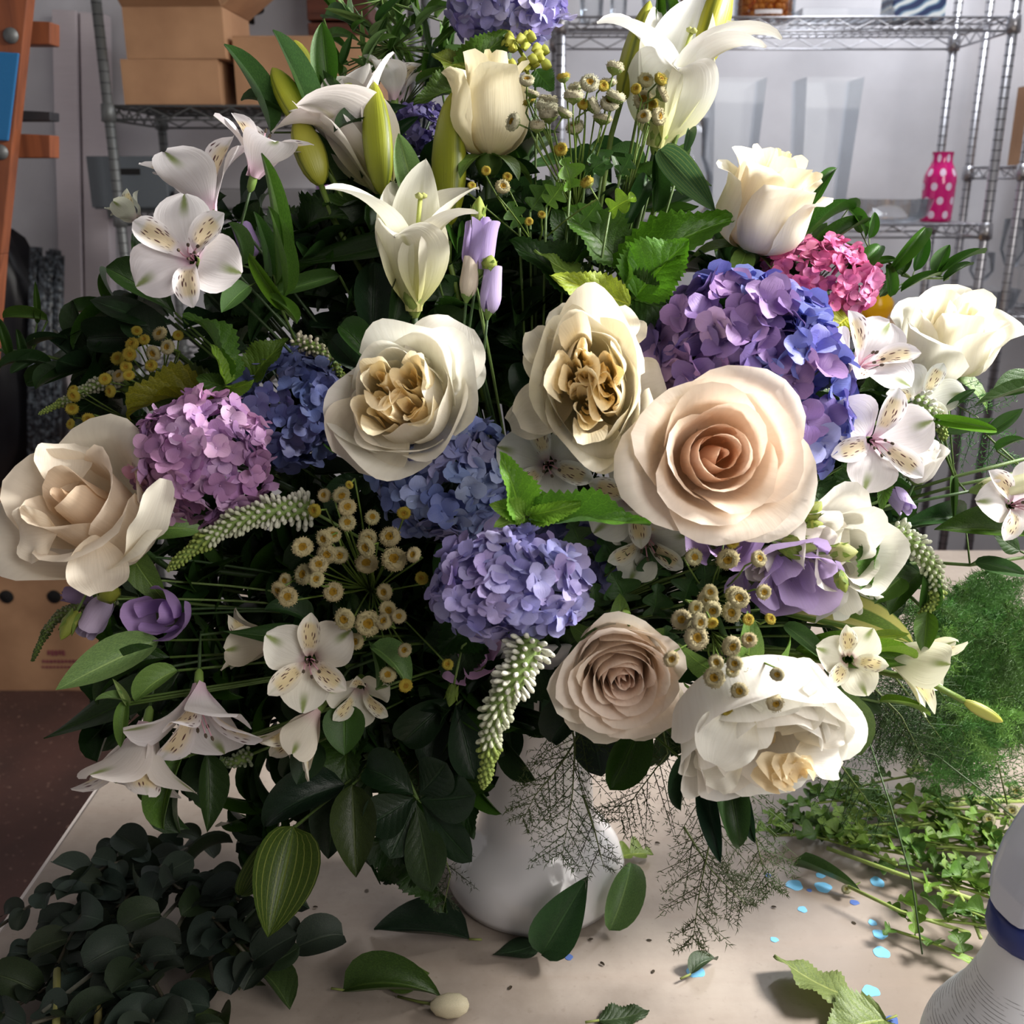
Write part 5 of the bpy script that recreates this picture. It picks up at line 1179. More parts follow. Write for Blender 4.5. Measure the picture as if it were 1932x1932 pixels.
branch('alstroemeria_leaves', 'long grassy blades beside the freckled alstroemeria', [(LN, 520, 540, 492, 290, 28, S(84, 124, 52), .82, .80, .4, 0), (LN, 535, 560, 505, 390, 32, S(92, 132, 56), .80, .79, .5, 0), (LN, 540, 585, 470, 480, 30, S(96, 140, 44), .81, .80, -.4, 3), (LN, 500, 560, 478, 400, 30, S(66, 104, 46), .83, .82, .6, 0),
    (LN, 560, 610, 500, 560, 22, S(90, 130, 46), .81), (LN, 455, 500, 430, 420, 26, S(76, 112, 58), .81, .80, .5, 1), (LN, 470, 540, 418, 590, 50, S(92, 134, 74), .79, .78, .2, 0)], stem=[(560, 650, .86), (530, 580, .82), (515, 520, .82)])
branch('ovate_leaf_spray', 'pale sage leaf reaching far left under the purple lisianthus', [('ovate', 300, 1208, 106, 1302, 78, PALE, .80, .77, -.1, 0), ('ovate', 320, 1240, 185, 1330, 52, S(44, 74, 30), .80, .79, .5, 3), ('ovate', 340, 1265, 82, 1392, 92, S(40, 66, 26), .83, .81, .2, 2)])
branch('alstroemeria_leaves', 'light green bent leaves on the stalk of the lowest alstroemeria', [('ovate', 335, 1265, 255, 1325, 48, S(118, 152, 84), .775, .765, .2, 1), ('ovate', 245, 1325, 180, 1322, 18, S(128, 160, 100), .765), (LN, 240, 1330, 212, 1280, 16, S(150, 176, 120), .765), (LN, 238, 1320, 228, 1410, 30, S(110, 144, 70), .765, .76, .2, 0)])
branch('ovate_leaf_spray', 'dark green leaf over the side-on cream alstroemeria', [('ovate', 600, 1200, 422, 1190, 60, S(52, 84, 44), .775, .765, .2, 2), ('ovate', 590, 1175, 500, 1150, 50, S(40, 70, 36), .79)])
branch('curled_leaf', 'curled pale green leaf next to the middle alstroemeria', [('ovate', 700, 1220, 770, 1300, 70, S(104, 140, 84), .77, .765, -.3, 1), ('ovate', 710, 1300, 695, 1210, 24, S(80, 118, 60), .765, .77, .7, 0)])
branch('pointed_leaf', 'dark pointed leaf below the middle alstroemeria', [(LN, 650, 1330, 650, 1425, 84, S(52, 90, 30), .79, .78, .1, 0), (LN, 600, 1400, 560, 1480, 70, S(34, 60, 36), .80)])
branch('pointed_leaf', 'long lit leaf beside the lowest alstroemeria at the lower left', [('ovate', 345, 1430, 310, 1565, 50, S(70, 104, 34), .79, .78, .5, 1), ('ovate', 390, 1420, 390, 1570, 62, S(42, 66, 30), .81)])
# variegated and dark leaves hanging at the bottom
branch('variegated_leaf', 'large striped leaf hanging lowest at the left of the urn', [('ribbed', 555, 1560, 505, 1768, 128, S(64, 86, 26), .84, .80, -.1, 0), ('ribbed', 520, 1590, 455, 1690, 60, S(56, 80, 28), .85)])
branch('ovate_leaf_spray', 'dull rounded leaf hanging between the striped leaf and the urn', [('ovate', 665, 1480, 672, 1655, 92, S(52, 66, 30), .85, .83, .1, 0), ('ovate', 650, 1480, 500, 1560, 90, S(28, 48, 36), .86), ('ovate', 640, 1490, 620, 1620, 90, S(28, 50, 30), .87)])
branch('whorled_dark_leaves', 'whorl of dark glossy leaves hanging left of the urn column', [('obovate', 790, 1510, 897, 1500, 100, DK2, .85, .82, .2, 2), ('obovate', 795, 1515, 890, 1625, 62, DK2, .85, .82, .1, 2), ('obovate', 785, 1515, 815, 1682, 84, S(38, 58, 30), .85, .81, .1, 2), ('obovate', 790, 1500, 842, 1440, 90, DK2, .85, .83, 0, 2), ('obovate', 780, 1505, 690, 1560, 90, DK2, .85, .84),
    ('obovate', 780, 1500, 690, 1450, 80, DK2, .85, .86), ('obovate', 785, 1510, 735, 1620, 84, DK2, .85, .83)], stem=[(740, 1400, .88), (788, 1508, .85)])
branch('whorled_dark_leaves', 'dark oval leaves directly over the top left of the urn column', [('obovate', 830, 1330, 810, 1455, 74, DK2, .86, .85, 0, 2), ('obovate', 860, 1330, 895, 1470, 80, DK2, .85, .84, .1, 0), ('obovate', 850, 1320, 760, 1400, 80, DK2, .86), ('obovate', 860, 1310, 950, 1380, 90, DK2, .86)])
branch('whorled_dark_leaves', 'dark rounded leaves just right of the urn column top', [('obovate', 1110, 1330, 1135, 1465, 88, S(26, 48, 36), .84, .83, .1, 2), ('obovate', 1220, 1340, 1150, 1490, 84, S(44, 74, 24), .83, .81, -.3, 0), ('obovate', 1130, 1320, 1040, 1400, 80, DK2, .85), ('obovate', 1150, 1330, 1220, 1370, 70, DK2, .85)])
branch('hanging_leaves', 'narrow dark leaves hanging beneath the fringed garden rose', [(LN, 1330, 1470, 1360, 1628, 44, S(30, 54, 42), .78, .76, .3, 0), (LN, 1370, 1450, 1395, 1600, 66, S(44, 70, 34), .78, .76, .1, 3), (LN, 1390, 1450, 1425, 1590, 40, S(34, 58, 40), .78, .77, .4, 0), (LN, 1320, 1420, 1285, 1530, 30, S(40, 64, 44), .80, .79, .5, 1)])
branch('ovate_leaf_spray', 'broad olive leaves right of the fringed garden rose', [('obovate', 1545, 1290, 1625, 1425, 108, S(76, 98, 50), .78, .75, .1, 0), ('ovate', 1570, 1290, 1625, 1360, 62, S(84, 112, 66), .79, .78, .1, 2), ('ovate', 1600, 1300, 1665, 1345, 50, S(50, 76, 40), .80)])
branch('ovate_leaf_spray', 'green leaves over the closed yellowish alstroemeria on the right', [('ovate', 1500, 1225, 1730, 1250, 72, S(82, 118, 40), .80, .79, .2, 0), (LN, 1620, 1238, 1728, 1245, 32, S(120, 156, 50), .78, .78, -.3, 1), (LN, 1630, 1200, 1715, 1195, 22, S(120, 150, 40), .79), ('ovate', 1480, 1180, 1560, 1250, 40, S(96, 130, 84), .80), (LN, 1660, 1325, 1755, 1352, 18, S(116, 150, 56), .79), (LN, 1430, 1235, 1520, 1290, 26, S(110, 140, 70), .78)])
branch('striped_blade_leaf', 'long cream and green striped blade behind the right feverfew heads', [('strip', 1440, 1150, 1720, 1215, 76, S(92, 124, 60), .84, .88, .1, 0)])
branch('variegated_fern_leaf', 'dark leaf pair under the white lisianthus on the right', [('ovate', 1700, 1090, 1650, 1140, 66, S(62, 92, 28), .80, .79, .1, 0), ('ovate', 1735, 1080, 1680, 1160, 60, S(54, 86, 30), .81), ('ovate', 1655, 1060, 1745, 1090, 44, S(40, 72, 44), .82), ('ovate', 1750, 1155, 1742, 1238, 46, S(70, 104, 26), .79, .78, .1, 0), ('ovate', 1745, 1150, 1750, 1060, 44, S(58, 94, 36), .80), ('ovate', 1560, 1090, 1680, 1130, 44, S(48, 78, 36), .82)], stem=[(1640, 1080, .84), (1700, 1110, .81), (1750, 1155, .79)])
branch('ruscus_branch', 'branch of broad glossy leaves crossing at the right edge', [('ovate', 1935, 1010, 1762, 1000, 78, S(66, 98, 30), .82, .81, .1, 0), ('ovate', 1820, 975, 1705, 990, 46, S(60, 96, 58), .84), ('ovate', 1925, 1040, 1870, 1000, 44, S(44, 72, 30), .83), ('ovate', 1840, 1060, 1935, 1085, 36, S(58, 90, 54), .82, .81, .3, 1), ('ovate', 1950, 700, 1870, 750, 56, S(52, 92, 30), .84), ('ovate', 1950, 740, 1840, 765, 28, S(60, 92, 40), .84)], stem=[(1740, 1060, .84), (1830, 1066, .83), (1945, 1050, .83)])
branch('ruscus_leaves', 'thin-leaved green sprig on the right near the small white bud', [(LN, 1760, 790, 1880, 812, 28, S(84, 128, 36), .82, .81, .4, 1), (LN, 1780, 815, 1875, 790, 26, S(66, 104, 50), .83), (LN, 1790, 770, 1840, 735, 20, S(66, 100, 60), .84), (LN, 1770, 830, 1700, 800, 22, S(52, 88, 36), .84), (LN, 1800, 900, 1800, 980, 16, S(60, 90, 44), .82), (LN, 1825, 930, 1935, 975, 22, S(100, 140, 90), .83)],
    stem=[(1700, 930, .84), (1800, 900, .83), (1935, 865, .82)])
branch('ruscus_leaves', 'second bare green stalk with slender leaves at the right edge', [(LN, 1770, 800, 1700, 770, 24, S(64, 100, 40), .84), (LN, 1860, 820, 1930, 770, 30, S(56, 96, 40), .83), (LN, 1880, 850, 1935, 830, 24, S(60, 100, 40), .83)], stem=[(1700, 945, .85), (1810, 915, .84), (1935, 888, .83)])
# slender leaves against the rack (upper right)
RU = [(1530, 395, 1578, 318, 34), (1500, 470, 1622, 392, 42), (1540, 480, 1640, 420, 40), (1600, 395, 1632, 450, 24), (1625, 440, 1610, 398, 20), (1595, 530, 1662, 464, 40), (1640, 500, 1690, 490, 18), (1680, 510, 1746, 430, 30), (1700, 520, 1720, 480, 24), (1725, 512, 1748, 440, 28), (1660, 560, 1700, 490, 30),
      (1765, 520, 1792, 462, 32), (1770, 520, 1858, 478, 20), (1780, 530, 1835, 500, 18), (1700, 550, 1775, 520, 20), (1640, 450, 1650, 400, 22), (1680, 560, 1672, 500, 24), (1560, 420, 1520, 470, 26)]
branch('ruscus_branch', 'arching branch of slender dark leaves against the chrome rack', [(LN, a, b, c, e, w_, jit(S(54, 96, 30), .2), .88, .88) for a, b, c, e, w_ in RU], stem=[(1480, 560, .90), (1560, 450, .885), (1640, 470, .88), (1720, 525, .88), (1790, 525, .88)], srad=.001)
TOPL = []
r2 = random.Random(5)
for i in range(80):
    u = r2.uniform(640, 850); v = r2.uniform(10, 180); a = r2.uniform(-1.0, 1.0)+(u-740)/160; L = r2.uniform(50, 100)
    TOPL.append((LN, u, v, u+L*math.sin(a), v-L*math.cos(a)*r2.choice((1, 1, .4)), r2.uniform(11, 19), jit(r2.choice([S(98, 138, 66), S(76, 116, 50), S(122, 156, 100), S(56, 90, 42)]), .15), r2.uniform(.92, 1.0)))
branch('slender_leaf_bunch', 'thick bunch of slender light green leaves along the top edge left of centre', TOPL, stem=[(770, 330, .97), (760, 200, .96), (740, 90, .95), (720, 0, .95)], srad=.0012)
branch('ovate_leaf_spray', 'dark oval leaves hanging behind the top greenery', [('ovate', 820, 90, 800, 165, 28, S(40, 70, 40), .93), ('ovate', 610, 35, 680, 60, 40, S(60, 96, 50), .94), ('ovate', 620, 75, 680, 80, 24, S(90, 126, 70), .94), ('ovate', 700, 230, 770, 200, 26, S(40, 70, 44), .93), ('ovate', 730, 270, 790, 220, 30, S(36, 66, 40), .92)])
branch('leaf_sprig', 'soft focus leafy sprig sticking out at the far left edge', [(LN, 90, 605, 5, 600, 22, S(66, 96, 40), .90), (LN, 70, 610, 66, 530, 14, S(70, 104, 44), .90), (LN, 15, 670, -5, 600, 20, S(60, 92, 40), .90), (LN, 40, 680, 30, 620, 18, S(50, 80, 40), .90), (LN, 100, 690, 0, 695, 26, S(40, 66, 36), .90), (LN, 60, 660, 130, 640, 26, S(40, 64, 40), .91), (LN, 80, 670, 20, 705, 22, S(60, 88, 60), .90), (LN, 120, 650, 160, 620, 26, S(34, 60, 32), .92), (LN, 150, 690, 90, 640, 24, S(36, 60, 40), .92)],
       stem=[(300, 720, .93), (160, 690, .92), (60, 665, .90), (0, 660, .90)])
branch('whorled_dark_leaves', 'dark leathery leaves left of the freckled alstroemeria', [('obovate', 330, 590, 200, 505, 76, S(40, 66, 28), .87, .85, .1, 0), ('obovate', 330, 610, 170, 565, 70, S(30, 54, 28), .88, .86, .1, 2), ('obovate', 330, 600, 250, 440, 66, S(44, 70, 36), .88), ('obovate', 300, 640, 165, 640, 70, S(26, 46, 28), .89), ('obovate', 330, 660, 230, 600, 80, S(26, 46, 26), .88)])
branch('whorled_dark_leaves', 'dark rounded leaves standing below the central lily', [('obovate', 700, 660, 706, 495, 90, DK2, .84, .83, .1, 0), ('obovate', 730, 650, 760, 510, 60, S(34, 58, 30), .83, .82, .4, 0), ('obovate', 700, 690, 640, 615, 56, S(48, 84, 34), .81, .80, .1, 1), ('obovate', 680, 700, 625, 640, 50, S(34, 60, 36), .82), ('obovate', 700, 700, 722, 655, 38, S(86, 128, 48), .80)])
branch('hydrangea_leaf', 'serrated mid green leaf at the right below the blue hydrangea lobe', [(H, 1420, 930, 1480, 1000, 90, S(44, 78, 34), .83), (H, 1500, 900, 1560, 990, 100, S(48, 84, 34), .84), (H, 1620, 900, 1560, 920, 80, S(52, 92, 36), .85), (H, 1600, 600, 1560, 640, 70, S(160, 170, 30), .86, .85, 0, 1)])
LBL = [(1100, 1010), (1160, 1040), (1180, 1110), (1240, 1060), (1230, 1130), (1290, 1110), (1160, 1180), (1330, 1080), (1250, 1210), (1210, 1030), (1290, 1230), (1120, 1130)]
branch('lobed_leaves', 'small dark lobed feverfew leaves between the two right feverfew sprays', [('lobed', u, v+30, u+r2.uniform(-40, 40), v-30, r2.uniform(60, 84), jit(S(46, 82, 40), .2), .80, .79) for u, v in LBL])
branch('lobed_leaves', 'light lobed leaf just under the upper feverfew spray', [('lobed', 1150, 400, 1200, 372, 60, S(134, 178, 52), .81, .80, .1, 1), ('lobed', 1075, 360, 1060, 300, 60, S(84, 124, 40), .82), ('lobed', 1030, 390, 1062, 345, 56, S(92, 132, 50), .83), ('lobed', 1135, 330, 1120, 270, 60, S(60, 100, 44), .84), ('lobed', 1105, 330, 1150, 300, 50, S(64, 100, 50), .84), ('lobed', 980, 430, 960, 380, 50, S(70, 108, 44), .84), ('lobed', 1170, 330, 1190, 290, 46, S(56, 92, 44), .84), ('lobed', 1000, 400, 1040, 340, 60, S(74, 110, 44), .84), ('lobed', 1090, 430, 1130, 380, 60, S(70, 110, 40), .83)])
branch('drooping_leaves', 'limp serrated leaves drooping beside the right veronica spike', [(H, 1655, 1030, 1640, 1130, 36, S(80, 116, 50), .78, .77, .4, 1), (H, 1658, 960, 1655, 1050, 30, S(96, 132, 60), .79), (H, 1590, 880, 1670, 925, 36, S(110, 150, 84), .80), (LN, 1580, 1080, 1590, 1140, 40, S(56, 88, 50), .80), (H, 1670, 900, 1660, 970, 30, S(84, 120, 50), .80)])
# ---- dark filler sprigs behind the flowers so the bouquet is a closed mass
SIL = [(230, 520), (330, 400), (520, 400), (640, 360), (800, 330), (900, 300), (1100, 330), (1300, 400), (1400, 480), (1560, 620), (1640, 760), (1700, 900), (1720, 1060), (1640, 1180), (1650, 1300), (1500, 1400), (1400, 1480), (1240, 1380), (1080, 1360), (900, 1460), (880, 1600), (700, 1620), (520, 1660), (420, 1580), (300, 1480), (230, 1400), (250, 1200), (240, 1000), (230, 860), (180, 700)]
def inside(u, v):
    c = False; n = len(SIL); j = n-1
    for i in range(n):
        xi, yi = SIL[i]; xj, yj = SIL[j]
        if (yi > v) != (yj > v) and u < (xj-xi)*(v-yi)/(yj-yi)+xi: c = not c
        j = i
    return c
def sprig(u, v, d, rr, kind, n, wpx, L, cols, name, label, group, spread=1.0):
    c = P(u, v, d); out = (c-ORI).normalized(); out = (out + D(0, 0, .5)*.5).normalized()
    root = thing(name, c, label, 'foliage', group)
    ex = out.orthogonal().normalized(); ey = out.cross(ex)
    for k in range(n):
        a = k*2*PI/n + rr.uniform(-.3, .3); el = rr.uniform(.15, .75)*spread
        dv = (ex*math.cos(a)+ey*math.sin(a))*math.cos(el)+out*math.sin(el)
        l_ = L*rr.uniform(.75, 1.15)
        leaf_at(root, kind, c+dv*.004, c+dv*l_, wpx*rr.uniform(.8, 1.1), jit(rr.choice(cols), .2, rr), rr.uniform(-.4, .4), nup=out+D(0, 0, .6))
    tubeobj('stem', root, curve(c, ORI+(c-ORI)*.15, 6), .0016, S(60, 74, 40))
rf_ = random.Random(11); cnt = 0
while cnt < 290:
    u, v = rf_.uniform(160, 1740), rf_.uniform(300, 1680)
    if cnt > 190: u, v = rf_.uniform(250, 900), rf_.uniform(950, 1520)
    if cnt > 250: u, v = rf_.choice([(rf_.uniform(400, 700), rf_.uniform(480, 720)), (rf_.uniform(820, 1020), rf_.uniform(440, 640)), (rf_.uniform(1180, 1460), rf_.uniform(1120, 1330))])
    if not inside(u, v): continue
    e = math.hypot((u-960)/820, (v-900)/720); d = .90+.05*e*e + rf_.uniform(-.03, .04)
    if cnt % 5 < 3: sprig(u, v, d, rf_, 'obovate', rf_.randint(5, 7), .026, .058, [DK, DK2, DK, S(44, 72, 34)], 'whorled_leaf_sprig', 'dark glossy whorled leaf sprig deep between the flowers', 'dark whorled leaf sprigs filling the bouquet')
    elif cnt % 5 == 3: sprig(u, v, d, rf_, LN, rf_.randint(5, 8), .014, .066, [MID, DK, S(52, 84, 36)], 'narrow_leaf_sprig', 'green narrow-leaved sprig deep between the flowers', 'narrow leaf sprigs filling the bouquet')
    else: sprig(u, v, d, rf_, H, 4, .048, .068, [DK, S(48, 78, 30)], 'hydrangea_leaf_sprig', 'dark toothed hydrangea leaves deep between the flowers', 'hydrangea leaf sprigs filling the bouquet')
    cnt += 1

# ---- asparagus fern in the bouquet and on the table
def fp(*q): return [P(*x) for x in q]
GF = 'feathery fern fronds at the right'
fern('feathery fern frond drooping over the urn column right side', fp((1060, 1300, .84), (1085, 1400, .83), (1080, 1500, .83), (1060, 1620, .84)), .075, 1, 1.3, S(70, 92, 50))
fern('feathery fern wisp hanging left across the white urn column', fp((1120, 1340, .84), (1060, 1440, .83), (1010, 1500, .83), (985, 1550, .83)), .05, 2, 1.2, S(78, 92, 50))
fern('long feathery fern frond hanging over the table right of the urn', fp((1330, 1420, .84), (1345, 1560, .83), (1320, 1680, .83), (1305, 1790, .84)), .060, 3, 1.5, S(72, 84, 50))
fern('feathery fern frond curving between the pale pink rose and the table', fp((1240, 1330, .85), (1260, 1420, .85), (1200, 1500, .85), (1165, 1550, .86)), .062, 4, 1.4, S(66, 80, 46))
fern('feathery fern frond below the narrow hanging leaves', fp((1400, 1450, .86), (1420, 1560, .86), (1440, 1640, .86), (1455, 1690, .87)), .055, 5, 1.4, S(78, 98, 48))
fern('feathery fern tip spraying right above the table', fp((1290, 1560, .84), (1340, 1640, .83), (1410, 1710, .83)), .05, 6, 1.3, S(74, 84, 52))
fern('thin fern wisps over the foot of the urn', fp((1100, 1500, .84), (1120, 1560, .84), (1140, 1640, .85)), .045, 7, 1.0, S(96, 104, 90))
fern('fern wisps left of the urn among dark leaves', fp((760, 1400, .88), (790, 1440, .87), (760, 1470, .87)), .05, 8, 1.2, S(64, 66, 50))
fern('thin fern wisps hanging below the dark whorl left of the urn', fp((820, 1560, .86), (850, 1650, .86), (835, 1720, .86)), .035, 9, .9, S(64, 72, 50))
fern('fern wisps above the cream striped blade', fp((1560, 1100, .86), (1630, 1150, .87), (1700, 1190, .87)), .05, 10, 1.2, S(60, 78, 46))
fern('fern frond behind the drooping right alstroemeria', fp((1640, 1290, .86), (1700, 1350, .86), (1740, 1430, .86)), .06, 11, 1.3, S(72, 96, 52))
fern('fern frond reaching along the right under the far right rose', fp((1660, 760, .90), (1760, 740, .90), (1850, 790, .90), (1900, 880, .90)), .055, 12, 1.2, S(70, 118, 60))
fern('faint fern frond at the left behind the feverfew', fp((330, 780, .92), (230, 790, .92), (150, 800, .92)), .05, 13, 1.1, S(54, 66, 36))
for i in range(26):
    r3 = random.Random(200+i); u = r3.uniform(1760, 1960); v = r3.uniform(1110, 1420); 
    a = on_table(min(1930, u+80), v+90, .05); b = P(u, v, .98+r3.uniform(-.06, .12)); a.y += r3.uniform(0, .1)
    c_ = P(u+r3.uniform(-90, 20), v+r3.uniform(-60, 60), .95+r3.uniform(-.04, .1))
    b.z = max(b.z, TZ+.05); c_.z = max(c_.z, TZ+.03); a.z = TZ+.02
    fern('bright green feathery fern frond in the heap at the right', [a, (a+b)/2+Vector((0, 0, .03)), b, c_], .075, 300+i, 1.5, r3.choice([S(92, 142, 66), S(76, 120, 58), S(112, 154, 74), S(74, 108, 50)]), group='bright fern heap at the right', ndl=.008, nw=.00045, sub=12)
for i in range(9):
    r3 = random.Random(400+i); u = r3.uniform(1600, 1780); v = r3.uniform(1250, 1480)
    fern('darker feathery fern frond between bouquet and fern heap', [P(u-60, v-80, .90), P(u, v, .92), P(u+60, v+80, .94)], .06, 400+i, 1.2, S(62, 92, 48), group='darker fern fronds right of the bouquet')
for (q, lb_) in (([(1760, 1420, .88), (1850, 1490, .88), (1935, 1560, .87)], 'bare thin fern stalk crossing above the spray bottle'), ([(1640, 1400, .86), (1680, 1520, .84), (1720, 1660, .82), (1740, 1800, .82)], 'long bare fern stalk hanging over the cut stems on the table')):
    r = thing('fern_twig', P(*q[0]), lb_, 'stem'); tubeobj('stem', r, fp(*q), .0008, S(66, 90, 50), 5)
# ---- clippings on the table
def otab(u, v, h): return on_table(u, v, h)
def table_leaf(name, kind, u0, v0, u1, v1, wpx, col, label, roll=0.0, var=0, h0=.004, h1=.004, stalk=True, tilt=None):
    a = otab(u0, v0, h0); b = otab(u1, v1, h1); d = (a-CL).length; root = thing(name, a, label, 'leaf')
    leaf_at(root, kind, a, b, wpx*d/1932/.8, col, roll, var, nup=tilt or Vector((0, 0, 1)))
    if stalk: dv = (a-b).normalized(); tubeobj('stalk', root, [a, a+dv*.012+Vector((0, 0, .001))], .0011, S(140, 150, 80), 5)
    return root
table_leaf('fallen_leaf', H, 1600, 1880, 1462, 1800, 96, S(120, 136, 84), 'toothed olive leaf lying underside up on the table left of the spray bottle', h0=.010, h1=.02, roll=.25, var=2)
table_leaf('fallen_leaf', H, 1670, 1925, 1560, 1960, 90, S(130, 150, 96), 'pale leaf cut by the bottom edge near the spray bottle', var=0)
table_leaf('fallen_leaf', 'ovate', 885, 1772, 706, 1755, 84, S(28, 46, 34), 'dark leaf lying flat in front of the left side of the urn foot', var=0)
table_leaf('fallen_leaf', 'ovate', 1020, 1780, 930, 1800, 50, S(34, 56, 36), 'small dark leaf at the front of the urn foot', var=2)
lf = thing('fallen_leaf', otab(1022, 1800, .003), 'dark green pointed leaf leaning up against the front of the urn foot', 'leaf')
leaf_at(lf, 'ovate', otab(1022, 1800, .003), P(1110, 1652, .925), .045, S(52, 84, 54), .1, 0); 
lf = thing('fallen_leaf', otab(1150, 1755, .003), 'grey-green leaf propped on the right side of the urn foot', 'leaf')
leaf_at(lf, 'ovate', otab(1150, 1755, .003), P(1190, 1628, 1.0), .036, S(112, 146, 98), .2, 1); 
table_leaf('fallen_leaf', 'lobed', 1165, 1618, 1232, 1612, 56, S(104, 124, 52), 'small lobed leaf lying right of the urn foot', var=0, h0=.008, h1=.006)
table_leaf('fallen_leaf', 'ovate', 1303, 1838, 1352, 1812, 34, S(64, 82, 60), 'little curled leaf lying on a blue paint spot', var=1)
table_leaf('fallen_leaf', 'ovate', 650, 1868, 830, 1880, 70, S(60, 84, 40), 'wilted leaf at the front of the table beside the fallen white bud', var=1, roll=.3)
table_leaf('fallen_leaf', 'ovate', 720, 1850, 810, 1835, 60, S(74, 96, 42), 'second wilted leaf behind the fallen white bud', var=2)
table_leaf('fallen_leaf', H, 1130, 1925, 1225, 1905, 40, S(50, 70, 40), 'small toothed leaf tip at the bottom edge of the view', var=2)
fbud = thing('fallen_bud', otab(850, 1897, .010), 'cream white bud fallen on the front of the table', 'flower bud')
link('bud_petals', MB().lathe([(.003, -.017), (.0075, -.012), (.0098, -.002), (.009, .008), (.0055, .014), (.001, .016)], 18, rfun=lambda a, f: 1+.07*math.sin(5*a+4*f)).mesh('bud_petals', M['bud']), frame(otab(850, 1897, .011), D(1, .05, .1)), fbud, S(230, 220, 190))
tubeobj('stalk', fbud, [otab(826, 1897, .010), otab(790, 1890, .004), otab(750, 1880, .003)], .0012, S(110, 120, 60))
for i, (u, v) in enumerate([(1110, 1774), (1140, 1822), (1230, 1836), (1465, 1712), (1245, 1592), (1607, 1738), (590, 1712), (640, 1766), (1230, 1774), (965, 1860)]):
    c = otab(u, v, .0008); rr = random.Random(i)
    tag(link('plant_crumb', leafmesh('round', i % 3), Matrix.Translation(c) @ Matrix.Rotation(rr.uniform(0, 6), 4, 'Z') @ Matrix.Diagonal((.003, .005, .003, 1)), None, S(60, 48, 34)), 'tiny dry plant crumb lying on the table top', 'plant bit', 'dry plant crumbs on the table')
# heap of cut feverfew greens on the table right
r4 = random.Random(77)
for i in range(30):
    u = r4.uniform(1450, 1840); v = r4.uniform(1500, 1760) if u > 1600 else r4.uniform(1490, 1580)
    if u > 1760: v = min(v, 1700)
    a = otab(u, v, .008+r4.uniform(0, .02)); ang = r4.uniform(-.9, .2); L = r4.uniform(.07, .15)
    b = a + Vector((math.cos(ang)*L, math.sin(ang)*L, r4.uniform(-.004, .012))); b.z = max(b.z, TZ+.004)
    if b.x > .285 and b.y < .66: b.x = .27
    root = thing('cut_greens', a, 'cut feverfew stalk with lobed leaves in the heap on the table', 'foliage', 'cut feverfew stalks heaped on the table')
    pts = curve(a, b, 7, sag=Vector((0, 0, .01))); tubeobj('stem', root, pts, .0014, S(150, 172, 84), 6)
    for k in range(7):
        p = pts[min(6, k)]; a2 = ang+PI+r4.uniform(-1.5, 1.5); l2 = r4.uniform(.016, .034)
        q = p+Vector((math.cos(a2)*l2, math.sin(a2)*l2, r4.uniform(-.002, .016))); q.z = max(q.z, TZ+.003)
        leaf_at(root, 'lobed', p, q, r4.uniform(.014, .026), jit(r4.choice([S(112, 146, 62), S(86, 124, 48), S(132, 160, 84), S(70, 104, 42)]), .15), r4.uniform(-.6, .6), nup=Vector((0, 0, 1)))
button_meshes()
for i, (u, v, r, lb_) in enumerate([(1918, 1498, 14, 'pale button head lying highest at the right edge over the cut stem'), (1910, 1535, 14, 'pale button head just below the cut stem at the right edge'), (1911, 1556, 9, 'small button head right above the spray bottle'), (1866, 1550, 12, 'button head lying left of the spray bottle top'), (1598, 1680, 9, 'single button head lying at the left tip of the cut greens')]):
    c = otab(u, v, .04 if i < 4 else .008); hdx = thing('button_flower', c, lb_, 'flower')
    m = frame(c, D(-.4, .6, .6), 0, r*2*(c-CL).length/1932*.95)
    o = link('flower_head', BTN[i % 3], m, hdx, S(206, 204, 160)); link('disc_center', BTN['c'], m, hdx, S(180, 170, 90))
    tubeobj('stalk', hdx, [c, c+Vector((.02, .02, -.006))], .0008, S(130, 150, 80), 5)
for q, lb_, rad in (([(1610, 1540), (1780, 1520), (1860, 1512), (1940, 1510)], 'thick pale cut stem lying at the right above the spray bottle', .0028), ([(1560, 1600), (1700, 1650), (1845, 1700)], 'pale cut stem running right into the leaf heap', .0022), ([(1600, 1672), (1700, 1720), (1830, 1760)], 'thin cut stem under the leaf heap beside the paint spots', .0018), ([(1780, 1640), (1830, 1720), (1850, 1770)], 'cut stem leaning toward the spray bottle', .0018)):
    r = thing('cut_flower_stick', otab(*q[0], .02), lb_, 'stem'); tubeobj('stem', r, [otab(a, b, .022) for a, b in q], rad, S(160, 180, 96), 7)
bl = thing('grass_blade', otab(1500, 1634, .006), 'long narrow green blade lying on the table beside the paint spots', 'leaf')
leaf_at(bl, 'blade', otab(1500, 1634, .006), otab(1625, 1685, .006), .012, S(70, 96, 56), .2, 0, nup=Vector((0, 0, 1)))
